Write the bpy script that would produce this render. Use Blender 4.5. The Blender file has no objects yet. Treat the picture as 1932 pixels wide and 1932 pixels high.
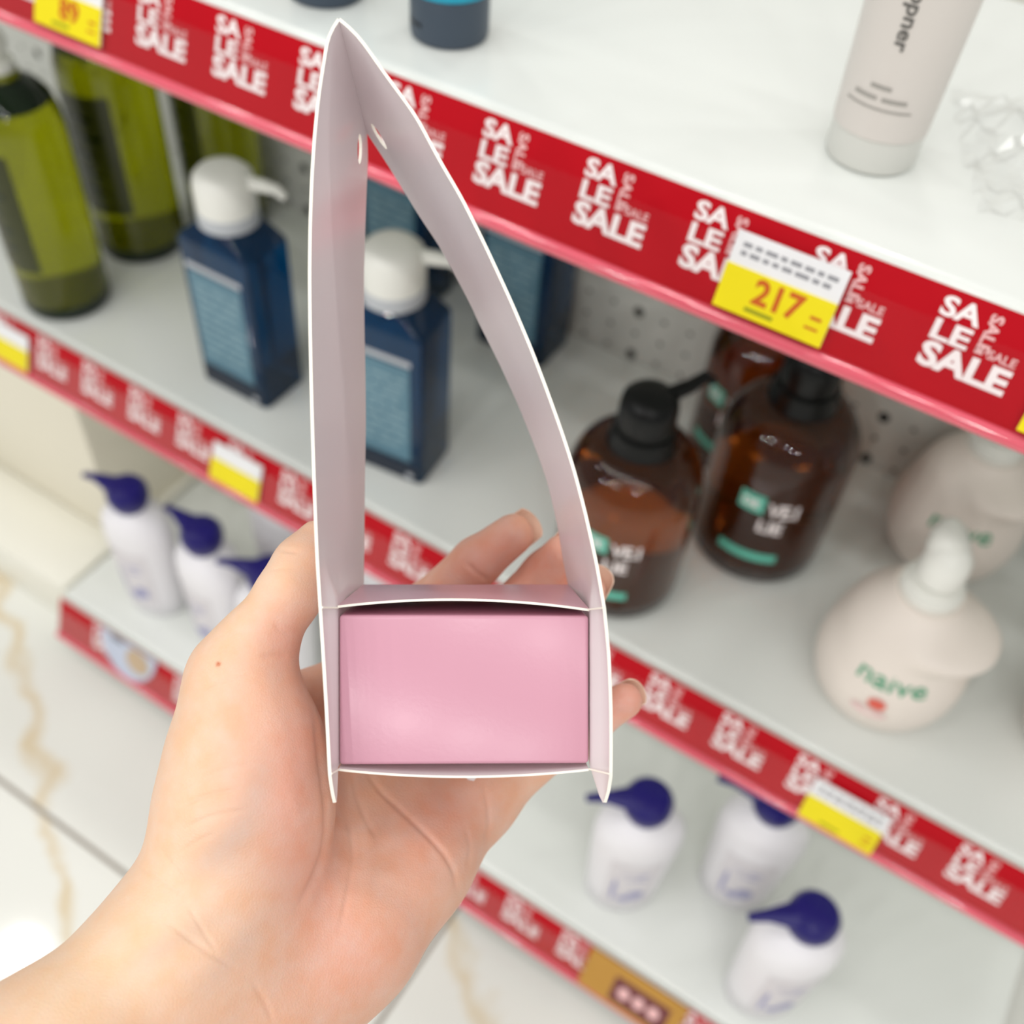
import bpy, bmesh, math, random
import numpy as np
from mathutils import Matrix, Vector

random.seed(7)
np.random.seed(7)
scene = bpy.context.scene
COL = scene.collection

# ------------------------------------------------------------------ camera, world, lamps, exposure
P = 0.06                                  # one printed repeat of the sale strip, in metres
FLOOR_Z = -17.6                           # floor below the lens, in strip repeats


def W(x, y, z):                           # strip units, lens at origin -> metres, floor at z = 0
    return Vector((x * P, y * P, (z - FLOOR_Z) * P))


YAW, PITCH, ROLL = -0.49515, 0.84904, 0.09382
FPX = 2000.0
fw = Vector((math.sin(YAW) * math.cos(PITCH), math.cos(YAW) * math.cos(PITCH), -math.sin(PITCH)))
r0 = Vector((math.cos(YAW), -math.sin(YAW), 0))
u0 = r0.cross(fw)
rt = math.cos(ROLL) * r0 + math.sin(ROLL) * u0
up = -math.sin(ROLL) * r0 + math.cos(ROLL) * u0
M_CAM = Matrix(((rt.x, up.x, -fw.x, 0), (rt.y, up.y, -fw.y, 0), (rt.z, up.z, -fw.z, 0), (0, 0, 0, 1)))
M_CAM = Matrix.Translation(W(0, 0, 0)) @ M_CAM

cam = bpy.data.cameras.new('camera')
cam.sensor_fit = 'HORIZONTAL'
cam.sensor_width = 36.0
cam.lens = FPX / 1932 * 36
cam.clip_start = 0.01
cam.dof.use_dof = True
cam.dof.focus_distance = 0.332
cam.dof.aperture_fstop = 7.0
cam_o = bpy.data.objects.new('camera', cam)
COL.objects.link(cam_o)
cam_o.matrix_world = M_CAM
scene.camera = cam_o

world = bpy.data.worlds.new('shop_light')
scene.world = world
world.use_nodes = True
bg = world.node_tree.nodes['Background']
bg.inputs['Color'].default_value = (1.0, 0.985, 0.96, 1)
bg.inputs['Strength'].default_value = 0.33

scene.view_settings.view_transform = 'Standard'
scene.view_settings.look = 'None'
scene.view_settings.gamma = 1.0
scene.view_settings.use_curve_mapping = False
scene.view_settings.exposure = 0.12


def downlight(x, y, z=2.8, r=0.075, power=4.2, color=(1.0, 0.99, 0.965)):
    l = bpy.data.lights.new('ceiling_downlight', 'AREA')
    l.shape = 'DISK'
    l.size = 2 * r
    l.energy = power
    l.color = color
    o = bpy.data.objects.new('ceiling_downlight', l)
    COL.objects.link(o)
    o.location = (x, y, z)
    return o


for lx in (-3.1, -1.91, -0.72, 0.47, 1.66, 2.85):
    downlight(lx, 0.285, power=2.4)
for k in range(6):  # extra unseen row, added to brighten the carton's side panels
    downlight(-2.2 + 0.95 * k, 1.0, power=3.6)
for k in range(10):
    downlight(-3.1 + 0.595 * k, -1.0, power=3.2)
for k in range(8):
    downlight(-3.2 + 0.82 * k, -3.2, power=17.0)
# unseen fill lamp added over the aisle to keep the light soft
lp = bpy.data.lights.new('soft_fill_light', 'AREA')
lp.shape = 'RECTANGLE'
lp.size, lp.size_y, lp.energy = 3.6, 0.5, 5.0
lp.color = (1.0, 0.985, 0.95)
lpo = bpy.data.objects.new('soft_fill_light', lp)
COL.objects.link(lpo)
lpo.location = (-0.4, -0.35, 2.9)


# ------------------------------------------------------------------ materials
def lin(c):
    def f(v):
        v /= 255.0
        return v / 12.92 if v <= 0.04045 else ((v + 0.055) / 1.055) ** 2.4
    return (f(c[0]), f(c[1]), f(c[2]), 1.0)


MATS = {}


def mat(name, rgb, rough=0.4, spec=0.5, trans=0.0, ior=1.45, coat=0.0, metal=0.0, var=0.04, scale=60.0,
        bump=0.0, sss=0.0, bscale=None, coat_rough=0.05):
    if name in MATS:
        return MATS[name]
    m = bpy.data.materials.new(name)
    m.use_nodes = True
    nt = m.node_tree
    b = nt.nodes['Principled BSDF']
    c = lin(rgb)
    tc = nt.nodes.new('ShaderNodeTexCoord')
    nz = nt.nodes.new('ShaderNodeTexNoise')
    nz.inputs['Scale'].default_value = scale
    nz.inputs['Detail'].default_value = 3
    nt.links.new(tc.outputs['Object'], nz.inputs['Vector'])
    mx = nt.nodes.new('ShaderNodeMix')
    mx.data_type = 'RGBA'
    mx.inputs[6].default_value = tuple(v * (1 - var) for v in c[:3]) + (1,)
    mx.inputs[7].default_value = tuple(min(1, v * (1 + var)) for v in c[:3]) + (1,)
    nt.links.new(nz.outputs['Fac'], mx.inputs[0])
    nt.links.new(mx.outputs[2], b.inputs['Base Color'])
    b.inputs['Roughness'].default_value = rough
    b.inputs['Specular IOR Level'].default_value = spec
    b.inputs['IOR'].default_value = ior
    b.inputs['Transmission Weight'].default_value = trans
    b.inputs['Coat Weight'].default_value = coat
    b.inputs['Coat Roughness'].default_value = coat_rough
    b.inputs['Metallic'].default_value = metal
    if sss:
        b.inputs['Subsurface Weight'].default_value = sss
        b.inputs['Subsurface Radius'].default_value = (0.004, 0.002, 0.001)
        b.inputs['Subsurface Scale'].default_value = 1.0
    if bump:
        bn = nt.nodes.new('ShaderNodeBump')
        bn.inputs['Strength'].default_value = bump
        bn.inputs['Distance'].default_value = 0.001
        n2 = nt.nodes.new('ShaderNodeTexNoise')
        n2.inputs['Scale'].default_value = bscale or scale * 8
        nt.links.new(tc.outputs['Object'], n2.inputs['Vector'])
        nt.links.new(n2.outputs['Fac'], bn.inputs['Height'])
        nt.links.new(bn.outputs['Normal'], b.inputs['Normal'])
    MATS[name] = m
    return m


M_SHELF = mat('shelf_white', (226, 229, 225), rough=0.22, var=0.015, scale=6, coat=0.25)
M_PEG = mat('panel_grey', (205, 206, 200), rough=0.45, var=0.02, scale=8)
M_HOLE = mat('hole_shade', (28, 28, 26), rough=0.9)
M_CREAM = mat('cabinet_cream', (232, 226, 208), rough=0.4, var=0.02, scale=5)
M_PLINTH = mat('plinth_white', (238, 236, 224), rough=0.3, var=0.02, scale=5)
M_RED = mat('strip_red', (184, 0, 22), rough=0.4, spec=0.2, var=0.06, scale=25, coat=0.0)
M_PRINT = mat('print_white', (250, 240, 240), rough=0.4, var=0.01)
M_PRINT2 = mat('print_pink', (240, 190, 190), rough=0.4, var=0.01)
M_LIP = mat('rail_lip', (222, 90, 108), rough=0.1, var=0.05, scale=20, coat=1.0)
M_TAGW = mat('tag_white', (238, 238, 240), rough=0.4, var=0.02)
M_TAGY = mat('tag_yellow', (240, 222, 8), rough=0.4, var=0.04, scale=40)
M_TAGR = mat('tag_ink_red', (204, 92, 20), rough=0.5)
M_TAGG = mat('tag_ink_grey', (150, 150, 155), rough=0.5)
M_TAGN = mat('tag_ink_green', (150, 150, 10), rough=0.5)
M_CLEARHOLD = mat('holder_edge', (228, 170, 176), rough=0.15, var=0.02)
M_WHITE = mat('plastic_white', (236, 236, 230), rough=0.3, var=0.02, scale=30)
M_IVORY = mat('plastic_ivory', (236, 226, 217), rough=0.42, var=0.02, scale=30, sss=0.0)
M_BLACK = mat('plastic_black', (9, 10, 11), rough=0.3, spec=0.3, var=0.05)
M_NAVY = mat('plastic_navy', (20, 8, 100), rough=0.3, var=0.05)
M_LOTION = mat('plastic_lotion', (238, 236, 240), rough=0.32, var=0.015, scale=20)
M_LOTLAB = mat('lotion_label', (224, 220, 224), rough=0.45, var=0.05, scale=45)
M_LOTINK = mat('lotion_ink', (162, 162, 200), rough=0.5, var=0.1)
M_SLATE = mat('cap_slate', (64, 76, 90), rough=0.4, var=0.03)
M_CYAN = mat('tube_cyan', (34, 160, 190), rough=0.35, var=0.03)
M_TUBE = mat('tube_pearl', (214, 208, 202), rough=0.32, var=0.015, scale=15)
M_TUBECAP = mat('tube_cap', (214, 214, 208), rough=0.3, var=0.015, scale=15)
M_INK = mat('ink_grey', (96, 94, 90), rough=0.5)
M_INKL = mat('ink_light', (160, 156, 150), rough=0.5)
M_TEAL = mat('ink_teal', (96, 190, 168), rough=0.4)
M_AQUA = mat('ink_green', (60, 160, 120), rough=0.5)
M_PEACH = mat('ink_peach', (224, 96, 80), rough=0.5)
M_BLUSH = mat('ink_blush', (232, 200, 198), rough=0.5)
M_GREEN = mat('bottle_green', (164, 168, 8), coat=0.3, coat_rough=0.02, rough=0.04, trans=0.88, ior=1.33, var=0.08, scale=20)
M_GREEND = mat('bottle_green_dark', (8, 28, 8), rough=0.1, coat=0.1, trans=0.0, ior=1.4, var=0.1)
M_GLABEL = mat('green_label', (48, 52, 6), rough=0.3, var=0.1)
M_BLUE = mat('bottle_blue', (4, 74, 124), coat=0.15, coat_rough=0.02, rough=0.04, trans=0.75, ior=1.36, var=0.1, scale=18)
M_BLUED = mat('bottle_blue_dark', (22, 34, 52), rough=0.12, var=0.1)
M_BLABEL = mat('blue_label', (88, 128, 146), rough=0.3, var=0.12, scale=40)
M_BBAR = mat('blue_label_bar', (186, 190, 196), rough=0.3)
M_AMBER = mat('bottle_amber', (194, 102, 34), rough=0.015, coat=0.35, coat_rough=0.01, trans=0.97, ior=1.34, var=0.08, scale=20)
M_AMBERD = mat('bottle_amber_dark', (48, 38, 34), rough=0.08, var=0.08, coat=0.5)
M_GOLD = mat('sign_gold', (190, 140, 56), rough=0.4, var=0.06)
M_MAROON = mat('sign_maroon', (112, 52, 56), rough=0.4, var=0.06)
M_STICK = mat('sticker_blue', (196, 204, 222), rough=0.4, var=0.1, scale=30)
M_TAN = mat('sticker_tan', (196, 172, 142), rough=0.4, var=0.1, scale=30)
M_DARKGREY = mat('sticker_grey', (110, 112, 120), rough=0.4)
M_KICK = mat('kick_grey', (120, 114, 108), rough=0.6)

# card of the carton
M_CARD = mat('card_lilac', (247, 241, 243), rough=0.22, coat=0.12, coat_rough=0.12, var=0.012, scale=40, bump=0.008, bscale=900)
M_CARDEDGE = mat('card_edge', (252, 246, 234), rough=0.7, var=0.01)
M_CARDPINK = mat('card_rose', (214, 166, 180), rough=0.24, var=0.02, scale=40)
M_PINK = mat('box_pink', (210, 154, 172), rough=0.25, var=0.012, scale=50, bump=0.03, bscale=700)


def add_translucency(m, fac, rgb):
    nt = m.node_tree
    b = nt.nodes['Principled BSDF']
    t = nt.nodes.new('ShaderNodeBsdfTranslucent')
    t.inputs['Color'].default_value = lin(rgb)
    mx = nt.nodes.new('ShaderNodeMixShader')
    mx.inputs[0].default_value = fac
    nt.links.new(b.outputs[0], mx.inputs[1])
    nt.links.new(t.outputs[0], mx.inputs[2])
    nt.links.new(mx.outputs[0], nt.nodes['Material Output'].inputs['Surface'])


add_translucency(M_CARD, 0.28, (244, 234, 236))


# ------------------------------------------------------------------ object helpers
def link(name, me, m=None, parent=None):
    o = bpy.data.objects.new(name, me)
    COL.objects.link(o)
    if m is not None:
        ms = m if isinstance(m, (list, tuple)) else [m]
        for x in ms:
            me.materials.append(x)
    if parent is not None:
        o.parent = parent
    return o


def tag(o, label, cat, group=None):
    o['label'] = label
    o['category'] = cat
    if group:
        o['group'] = group
    return o


def thing(name, label, cat, loc=(0, 0, 0), rotz=0.0, group=None):
    o = bpy.data.objects.new(name, None)
    o.empty_display_size = 0.02
    COL.objects.link(o)
    o.location = loc
    o.rotation_euler = (0, 0, rotz)
    return tag(o, label, cat, group)


def dup(root, loc, label, rotz=None):
    r = root.copy()
    COL.objects.link(r)
    r.location = loc
    if rotz is not None:
        r.rotation_euler = (0, 0, rotz)
    r['label'] = label

    def rec(src, dst):
        for ch in list(src.children):
            c = ch.copy()
            COL.objects.link(c)
            c.parent = dst
            c.matrix_parent_inverse = ch.matrix_parent_inverse.copy()
            rec(ch, c)
    rec(root, r)
    return r


def finish(bm, name, m, parent=None, smooth=35):
    bm.normal_update()
    if smooth:
        a = math.radians(smooth)
        for f in bm.faces:
            f.smooth = True
        for e in bm.edges:
            if len(e.link_faces) == 2 and e.calc_face_angle(0) > a:
                e.smooth = False
    me = bpy.data.meshes.new(name)
    bm.to_mesh(me)
    bm.free()
    return link(name, me, m, parent)


def bm_box(bm, x0, x1, y0, y1, z0, z1, mi=0, bevel=0.0, seg=2):
    vs = [bm.verts.new((x, y, z)) for z in (z0, z1) for y in (y0, y1) for x in (x0, x1)]
    fs = []
    for q in ((0, 2, 3, 1), (4, 5, 7, 6), (0, 1, 5, 4), (2, 6, 7, 3), (0, 4, 6, 2), (1, 3, 7, 5)):
        f = bm.faces.new([vs[i] for i in q])
        f.material_index = mi
        fs.append(f)
    if bevel:
        es = list({e for f in fs for e in f.edges})
        bmesh.ops.bevel(bm, geom=es, offset=bevel, segments=seg, profile=0.5, affect='EDGES')


def lathe(bm, prof, seg=40, mi=0, sx=1.0, sy=1.0, cap0=True, cap1=True):
    rings = []
    for r, z in prof:
        rings.append([bm.verts.new((sx * r * math.cos(2 * math.pi * i / seg), sy * r * math.sin(2 * math.pi * i / seg), z)) for i in range(seg)])
    for a, b in zip(rings, rings[1:]):
        for i in range(seg):
            f = bm.faces.new((a[i], a[(i + 1) % seg], b[(i + 1) % seg], b[i]))
            f.material_index = mi
    if cap0:
        bm.faces.new(list(reversed(rings[0]))).material_index = mi
    if cap1:
        bm.faces.new(rings[-1]).material_index = mi


def loft(bm, secs, mi=0):
    """secs: list of closed loops (equal counts) of 3-D points"""
    rings = [[bm.verts.new(p) for p in s] for s in secs]
    n = len(rings[0])
    for a, b in zip(rings, rings[1:]):
        for i in range(n):
            bm.faces.new((a[i], a[(i + 1) % n], b[(i + 1) % n], b[i])).material_index = mi
    bm.faces.new(list(reversed(rings[0]))).material_index = mi
    bm.faces.new(rings[-1]).material_index = mi


def rrect(w, d, r, z, n=5, cx=0.0, cy=0.0):
    pts = []
    r = min(r, w / 2 - 1e-5, d / 2 - 1e-5)
    for qx, qy, a0 in ((1, 1, 0), (-1, 1, 90), (-1, -1, 180), (1, -1, 270)):
        for k in range(n + 1):
            a = math.radians(a0 + 90 * k / n)
            pts.append((cx + qx * (w / 2 - r) + r * math.cos(a), cy + qy * (d / 2 - r) + r * math.sin(a), z))
    return pts


def tube_path(bm, pts, radii, seg=12, mi=0, flat=1.0):
    """round tube along points"""
    rings = []
    n = len(pts)
    for i, p in enumerate(pts):
        p = Vector(p)
        t = (Vector(pts[min(i + 1, n - 1)]) - Vector(pts[max(i - 1, 0)])).normalized()
        s = t.cross(Vector((0, 0, 1)))
        s = s.normalized() if s.length > 1e-4 else Vector((1, 0, 0))
        q = s.cross(t).normalized()
        r = radii[i]
        rings.append([bm.verts.new(p + s * r * math.cos(2 * math.pi * k / seg) + q * r * flat * math.sin(2 * math.pi * k / seg)) for k in range(seg)])
    for a, b in zip(rings, rings[1:]):
        for k in range(seg):
            bm.faces.new((a[k], b[k], b[(k + 1) % seg], a[(k + 1) % seg])).material_index = mi
    bm.faces.new(rings[0]).material_index = mi
    bm.faces.new(list(reversed(rings[-1]))).material_index = mi


_TXT = {}


def text_geo(s, bold=0.0):
    """flat text as vertices and faces, cap height 1, left aligned at 0"""
    k = (s, bold)
    if k in _TXT:
        return _TXT[k]
    cu = bpy.data.curves.new('txt', 'FONT')
    cu.body = s
    cu.size = 1.0
    cu.resolution_u = 3
    cu.offset = bold
    cu.fill_mode = 'FRONT'
    o = bpy.data.objects.new('txt', cu)
    COL.objects.link(o)
    dg = bpy.context.evaluated_depsgraph_get()
    me = o.evaluated_get(dg).to_mesh()
    v = np.array([tuple(x.co)[:2] for x in me.vertices]) if len(me.vertices) else np.zeros((0, 2))
    f = [tuple(p.vertices) for p in me.polygons]
    o.evaluated_get(dg).to_mesh_clear()
    bpy.data.objects.remove(o)
    bpy.data.curves.remove(cu)
    v = v / 0.70
    v[:, 0] -= v[:, 0].min()
    _TXT[k] = (v, f)
    return _TXT[k]


def put_text(bm, s, mapf, x, y, w, h, mi=0, rot=0, bold=0.02):
    """lay text into the w x h rectangle at (x, y); mapf maps (x, y) to 3-D; rot in quarter turns"""
    v, f = text_geo(s, bold)
    v = v.copy()
    mn, mxx = v.min(0), v.max(0)
    v = (v - mn) / (mxx - mn)
    if rot == 1:
        v = np.stack([1 - v[:, 1], v[:, 0]], 1)
    elif rot == 3:
        v = np.stack([v[:, 1], 1 - v[:, 0]], 1)
    vs = [bm.verts.new(mapf(x + a * w, y + b * h)) for a, b in v]
    for q in f:
        try:
            bm.faces.new([vs[i] for i in q]).material_index = mi
        except ValueError:
            pass


def put_quad(bm, mapf, x0, x1, y0, y1, mi=0, nx=1, ny=1):
    g = [[bm.verts.new(mapf(x0 + (x1 - x0) * i / nx, y0 + (y1 - y0) * j / ny)) for i in range(nx + 1)] for j in range(ny + 1)]
    for j in range(ny):
        for i in range(nx):
            bm.faces.new((g[j][i], g[j][i + 1], g[j + 1][i + 1], g[j + 1][i])).material_index = mi


def put_disc(bm, mapf, cx, cy, rx, ry, mi=0, n=20, a0=0, a1=360):
    vs = [bm.verts.new(mapf(cx + rx * math.cos(math.radians(a0 + (a1 - a0) * i / n)), cy + ry * math.sin(math.radians(a0 + (a1 - a0) * i / n)))) for i in range(n + (0 if a1 - a0 == 360 else 1))]
    bm.faces.new(vs).material_index = mi


# ------------------------------------------------------------------ setting: floor
def floor_material():
    m = bpy.data.materials.new('marble_tiles')
    m.use_nodes = True
    nt = m.node_tree
    N, L = nt.nodes.new, nt.links.new
    b = nt.nodes['Principled BSDF']
    tc = N('ShaderNodeTexCoord')
    sep = N('ShaderNodeSeparateXYZ')
    L(tc.outputs['Object'], sep.inputs[0])

    def mth(op, a, bb=None, c=None):
        n = N('ShaderNodeMath')
        n.operation = op
        for i, v in enumerate((a, bb, c)):
            if v is None:
                continue
            if isinstance(v, (int, float)):
                n.inputs[i].default_value = v
            else:
                L(v, n.inputs[i])
        return n.outputs[0]
    nz = N('ShaderNodeTexNoise')
    nz.inputs['Scale'].default_value = 9
    nz.inputs['Detail'].default_value = 6
    L(tc.outputs['Object'], nz.inputs['Vector'])
    wob = mth('MULTIPLY', mth('SUBTRACT', nz.outputs['Fac'], 0.5), 0.16)
    big = N('ShaderNodeTexNoise')
    big.inputs['Scale'].default_value = 2.3
    L(tc.outputs['Object'], big.inputs['Vector'])
    base = N('ShaderNodeMix')
    base.data_type = 'RGBA'
    base.inputs[6].default_value = lin((226, 227, 222))
    base.inputs[7].default_value = lin((236, 236, 228))
    L(big.outputs['Fac'], base.inputs[0])
    col = base.outputs[2]

    def vein(p, q, width, strength, rgb):
        nonlocal col
        d = Vector((q[0] - p[0], q[1] - p[1])).normalized()
        nn = (-d.y, d.x)
        e = mth('ADD', mth('MULTIPLY', sep.outputs[0], nn[0]), mth('MULTIPLY', sep.outputs[1], nn[1]))
        e = mth('ABSOLUTE', mth('ADD', mth('SUBTRACT', e, (nn[0] * p[0] + nn[1] * p[1]) * P), wob))
        k = mth('SUBTRACT', 1.0, mth('MINIMUM', mth('DIVIDE', e, width), 1.0))
        br = N('ShaderNodeTexNoise')
        br.inputs['Scale'].default_value = 24
        L(tc.outputs['Object'], br.inputs['Vector'])
        k = mth('MULTIPLY', mth('MULTIPLY', k, strength), mth('MULTIPLY', br.outputs['Fac'], 1.6))
        k = mth('MINIMUM', k, 1.0)
        mx = N('ShaderNodeMix')
        mx.data_type = 'RGBA'
        L(k, mx.inputs[0])
        L(col, mx.inputs[6])
        mx.inputs[7].default_value = lin(rgb)
        col = mx.outputs[2]
    vein((-13.58, 5.27), (-11.32, 3.91), 0.016, 0.6, (206, 172, 96))
    vein((-3.1, 5.32), (-1.6, 4.6), 0.018, 0.55, (206, 172, 96))
    vein((-9.0, 0.4), (-4.0, -2.0), 0.014, 0.7, (206, 176, 110))

    def grout(axis, at, size):
        nonlocal col
        s = mth('DIVIDE', mth('SUBTRACT', sep.outputs[axis], at * P), size)
        fr = mth('ABSOLUTE', mth('SUBTRACT', s, mth('ROUND', s)))
        k = mth('LESS_THAN', fr, 0.0026 / size)
        mx = N('ShaderNodeMix')
        mx.data_type = 'RGBA'
        L(k, mx.inputs[0])
        L(col, mx.inputs[6])
        mx.inputs[7].default_value = lin((150, 142, 132))
        col = mx.outputs[2]
    grout(1, 3.12, 0.8)
    grout(0, -3.42, 0.8)
    L(col, b.inputs['Base Color'])
    b.inputs['Roughness'].default_value = 0.07
    b.inputs['IOR'].default_value = 1.5
    return m


bm = bmesh.new()
bm_box(bm, -3.2, 2.8, -3.6, 2.2, -0.02, 0.0)
fl = finish(bm, 'floor', floor_material(), smooth=0)
fl['kind'] = 'structure'

bm = bmesh.new()
bm_box(bm, -3.2, 2.8, 2.2, 2.25, 0.0, 3.0)
wl = finish(bm, 'wall_back', mat('wall_paint', (224, 222, 214), rough=0.7, var=0.02, scale=4), smooth=0)
wl['kind'] = 'structure'

# ------------------------------------------------------------------ perforated back panel
def peg_panel(x0, x1, z0, z1, y, label):
    """sheet steel with punched holes, local origin at lower left; holes in strip units"""
    t = thing('perforated_back_panel', label, 'panel', W(x0, y, z0))
    bm = bmesh.new()
    px, pz = 0.445, 0.42
    nx, nz = int((x1 - x0) / px), int((z1 - z0) / pz)

    def ring(cx, cz, hx, hz, rr):
        n = 16
        sq, ci = [], []
        for k in range(n):
            a = 2 * math.pi * (k + 0.5) / n
            c, s = math.cos(a), math.sin(a)
            q = 1 / max(abs(c), abs(s))
            sq.append(bm.verts.new(((cx + hx * c * q) * P, 0, (cz + hz * s * q) * P)))
            ci.append(bm.verts.new(((cx + rr[0] * c) * P, 0, (cz + rr[1] * s) * P)))
        cb = [bm.verts.new(v.co + Vector((0, 0.0015, 0))) for v in ci]
        for k in range(n):
            j = (k + 1) % n
            bm.faces.new((sq[k], sq[j], ci[j], ci[k]))
            bm.faces.new((ci[k], ci[j], cb[j], cb[k]))
        # corners of the cell
        for k in (1, 5, 9, 13):
            c0, c1 = sq[k].co, sq[(k + 1) % n].co
            co = Vector((c0.x if abs(abs(c0.x / P - cx) - hx) < 1e-6 else c1.x, 0, c0.z if abs(abs(c0.z / P - cz) - hz) < 1e-6 else c1.z))
            if (co - c0).length > 1e-7 and (co - c1).length > 1e-7:
                v = bm.verts.new(co)
                bm.faces.new((sq[k], v, sq[(k + 1) % n]))
    for j in range(nz):
        for i in range(nx):
            X = x0 + (i + 0.5) * px
            k = round((X + 4.88) / px)
            big = (k % 3 == 0) and (j % 2 == PEG_ROW)
            ring((i + 0.5) * px, (j + 0.5) * pz, px / 2, pz / 2, (0.085, 0.10) if big else (0.042, 0.042))
    for f in bm.faces:
        if f.normal.y > 0:
            pass
    finish(bm, 'perforated_sheet', M_PEG, t, smooth=0)
    bm = bmesh.new()
    bm_box(bm, 0, nx * px * P, 0.006, 0.012, 0, nz * pz * P)  # dark sheet standing in for the shade inside the holes
    finish(bm, 'hole_shade_sheet', M_HOLE, t, smooth=0)
    return t


S1 = (6.831, -5.327)
S2 = (7.1605, -11.999)
S3 = (5.6426, -17.103)
H = 0.9008
TILT = 0.3603
HT = H * math.cos(TILT)
HS = H * math.sin(TILT)
TOP1, TOP2, TOP3 = S1[1] + HT, S2[1] + HT, S3[1] + HT
BACK = 12.56
PEG_ROW = 0
PX0 = -4.88 - 0.445 / 2 - 0.445 * 3 * 12
z_row = TOP2 + 0.93 - 0.21 - 0.42 * 2 - 0.0
PEG_ROW = 0
peg_panel(PX0, 6.4, z_row, TOP1 - 0.7, BACK, 'grey perforated steel back panel behind the middle shelf')


# ------------------------------------------------------------------ shelves with red sale rails
def shelf(S, x0, x1, phase, label, cov, depth_to=BACK - 0.02, thick=0.42, gaps=()):
    Y, z = S
    t = thing('shelf', label, 'shelf', W(x0, Y, z), group='white shop shelves with red sale rails')
    Lx = (x1 - x0) * P
    # board with a rounded front nose
    bm = bmesh.new()
    yb = (depth_to - Y) * P
    zt = HT * P
    nose = 0.12 * P
    prof = [(HS * P + 0.004, zt - thick * P)]
    for k in range(7):
        a = math.radians(180 - 90 * k / 6)
        prof.append((HS * P + 0.004 + nose + nose * math.cos(a), zt - nose + nose * math.sin(a)))
    prof += [(yb, zt), (yb, zt - thick * P)]
    a = [bm.verts.new((0, y, q)) for y, q in prof]
    b = [bm.verts.new((Lx, y, q)) for y, q in prof]
    n = len(prof)
    for i in range(n):
        j = (i + 1) % n
        bm.faces.new((a[i], a[j], b[j], b[i]))
    bm.faces.new(list(reversed(a)))
    bm.faces.new(b)
    bmesh.ops.recalc_face_normals(bm, faces=bm.faces)
    finish(bm, 'shelf_board', M_SHELF, t, smooth=30)
    # rail: leaning profile carrying the paper strip
    ct, st = math.cos(TILT), math.sin(TILT)

    def on(x, h, off=0.0):            # x along shelf, h up the leaning face (strip units), off out of it (m)
        return (x * P, h * st * P - off * ct, h * ct * P + off * st)
    bm = bmesh.new()
    prof = [(0.0, -0.0005), (H, -0.0005), (H, -0.0028), (0.0, -0.0028)]
    a = [bm.verts.new(on(0, h, o)) for h, o in prof]
    b = [bm.verts.new(on(x1 - x0, h, o)) for h, o in prof]
    for i in range(4):
        j = (i + 1) % 4
        bm.faces.new((a[i], b[i], b[j], a[j]))
    bm.faces.new(list(reversed(a)))
    bm.faces.new(b)
    bmesh.ops.recalc_face_normals(bm, faces=bm.faces)
    rail = finish(bm, 'price_rail', M_WHITE, t, smooth=0)
    # tinted lower lip of the rail, a half round
    bm = bmesh.new()
    ring0, ring1 = [], []
    for k in range(9):
        an = math.radians(-100 + 200 * k / 8)
        hh, oo = 0.035 + 0.062 * math.sin(an), 0.0004 + 0.0034 * math.cos(an)
        ring0.append(bm.verts.new(on(0, hh, oo)))
        ring1.append(bm.verts.new(on(x1 - x0, hh, oo)))
    for k in range(8):
        bm.faces.new((ring0[k], ring1[k], ring1[k + 1], ring0[k + 1]))
    bm.faces.new(ring0)
    bm.faces.new(list(reversed(ring1)))
    finish(bm, 'rail_lip', M_LIP, rail, smooth=60)
    # printed strip
    bm = bmesh.new()
    put_quad(bm, lambda x, h: on(x, h, 0.0), 0, x1 - x0, 0.06, H, 0)
    n0 = math.floor(x0 - phase) - 1
    for k in range(n0, n0 + int(x1 - x0) + 3):
        X = phase + k - x0
        if X < 0 or X + 0.7 > x1 - x0:
            continue
        if any(g0 - x0 < X + 0.3 < g1 - x0 for g0, g1 in gaps):
            continue
        mp = lambda x, h: on(x, h, 0.0004)
        put_text(bm, 'SALE', mp, X, 0.30, 0.66, 0.20, 1, bold=0.042)
        put_text(bm, 'LE', mp, X + 0.01, 0.515, 0.28, 0.155, 1, bold=0.032)
        put_text(bm, 'SA', mp, X + 0.0, 0.695, 0.30, 0.155, 1, bold=0.032)
        put_text(bm, 'SALE', mp, X + 0.345, 0.545, 0.095, 0.29, 2, rot=3, bold=0.03)
        put_text(bm, 'SALE', mp, X + 0.44, 0.52, 0.21, 0.07, 2, bold=0.02)
        put_quad(bm, mp, X + 0.345, X + 0.405, 0.53, 0.575, 2)
    finish(bm, 'sale_strip', [M_RED, M_PRINT, M_PRINT2], rail, smooth=0)
    # clear cover over the lower part of the strip
    bm = bmesh.new()
    put_quad(bm, lambda x, h: on(x, h, 0.0016), 0, x1 - x0, 0.06, 0.66, 0)
    finish(bm, 'clear_cover', cov, rail, smooth=0)
    return t


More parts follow.
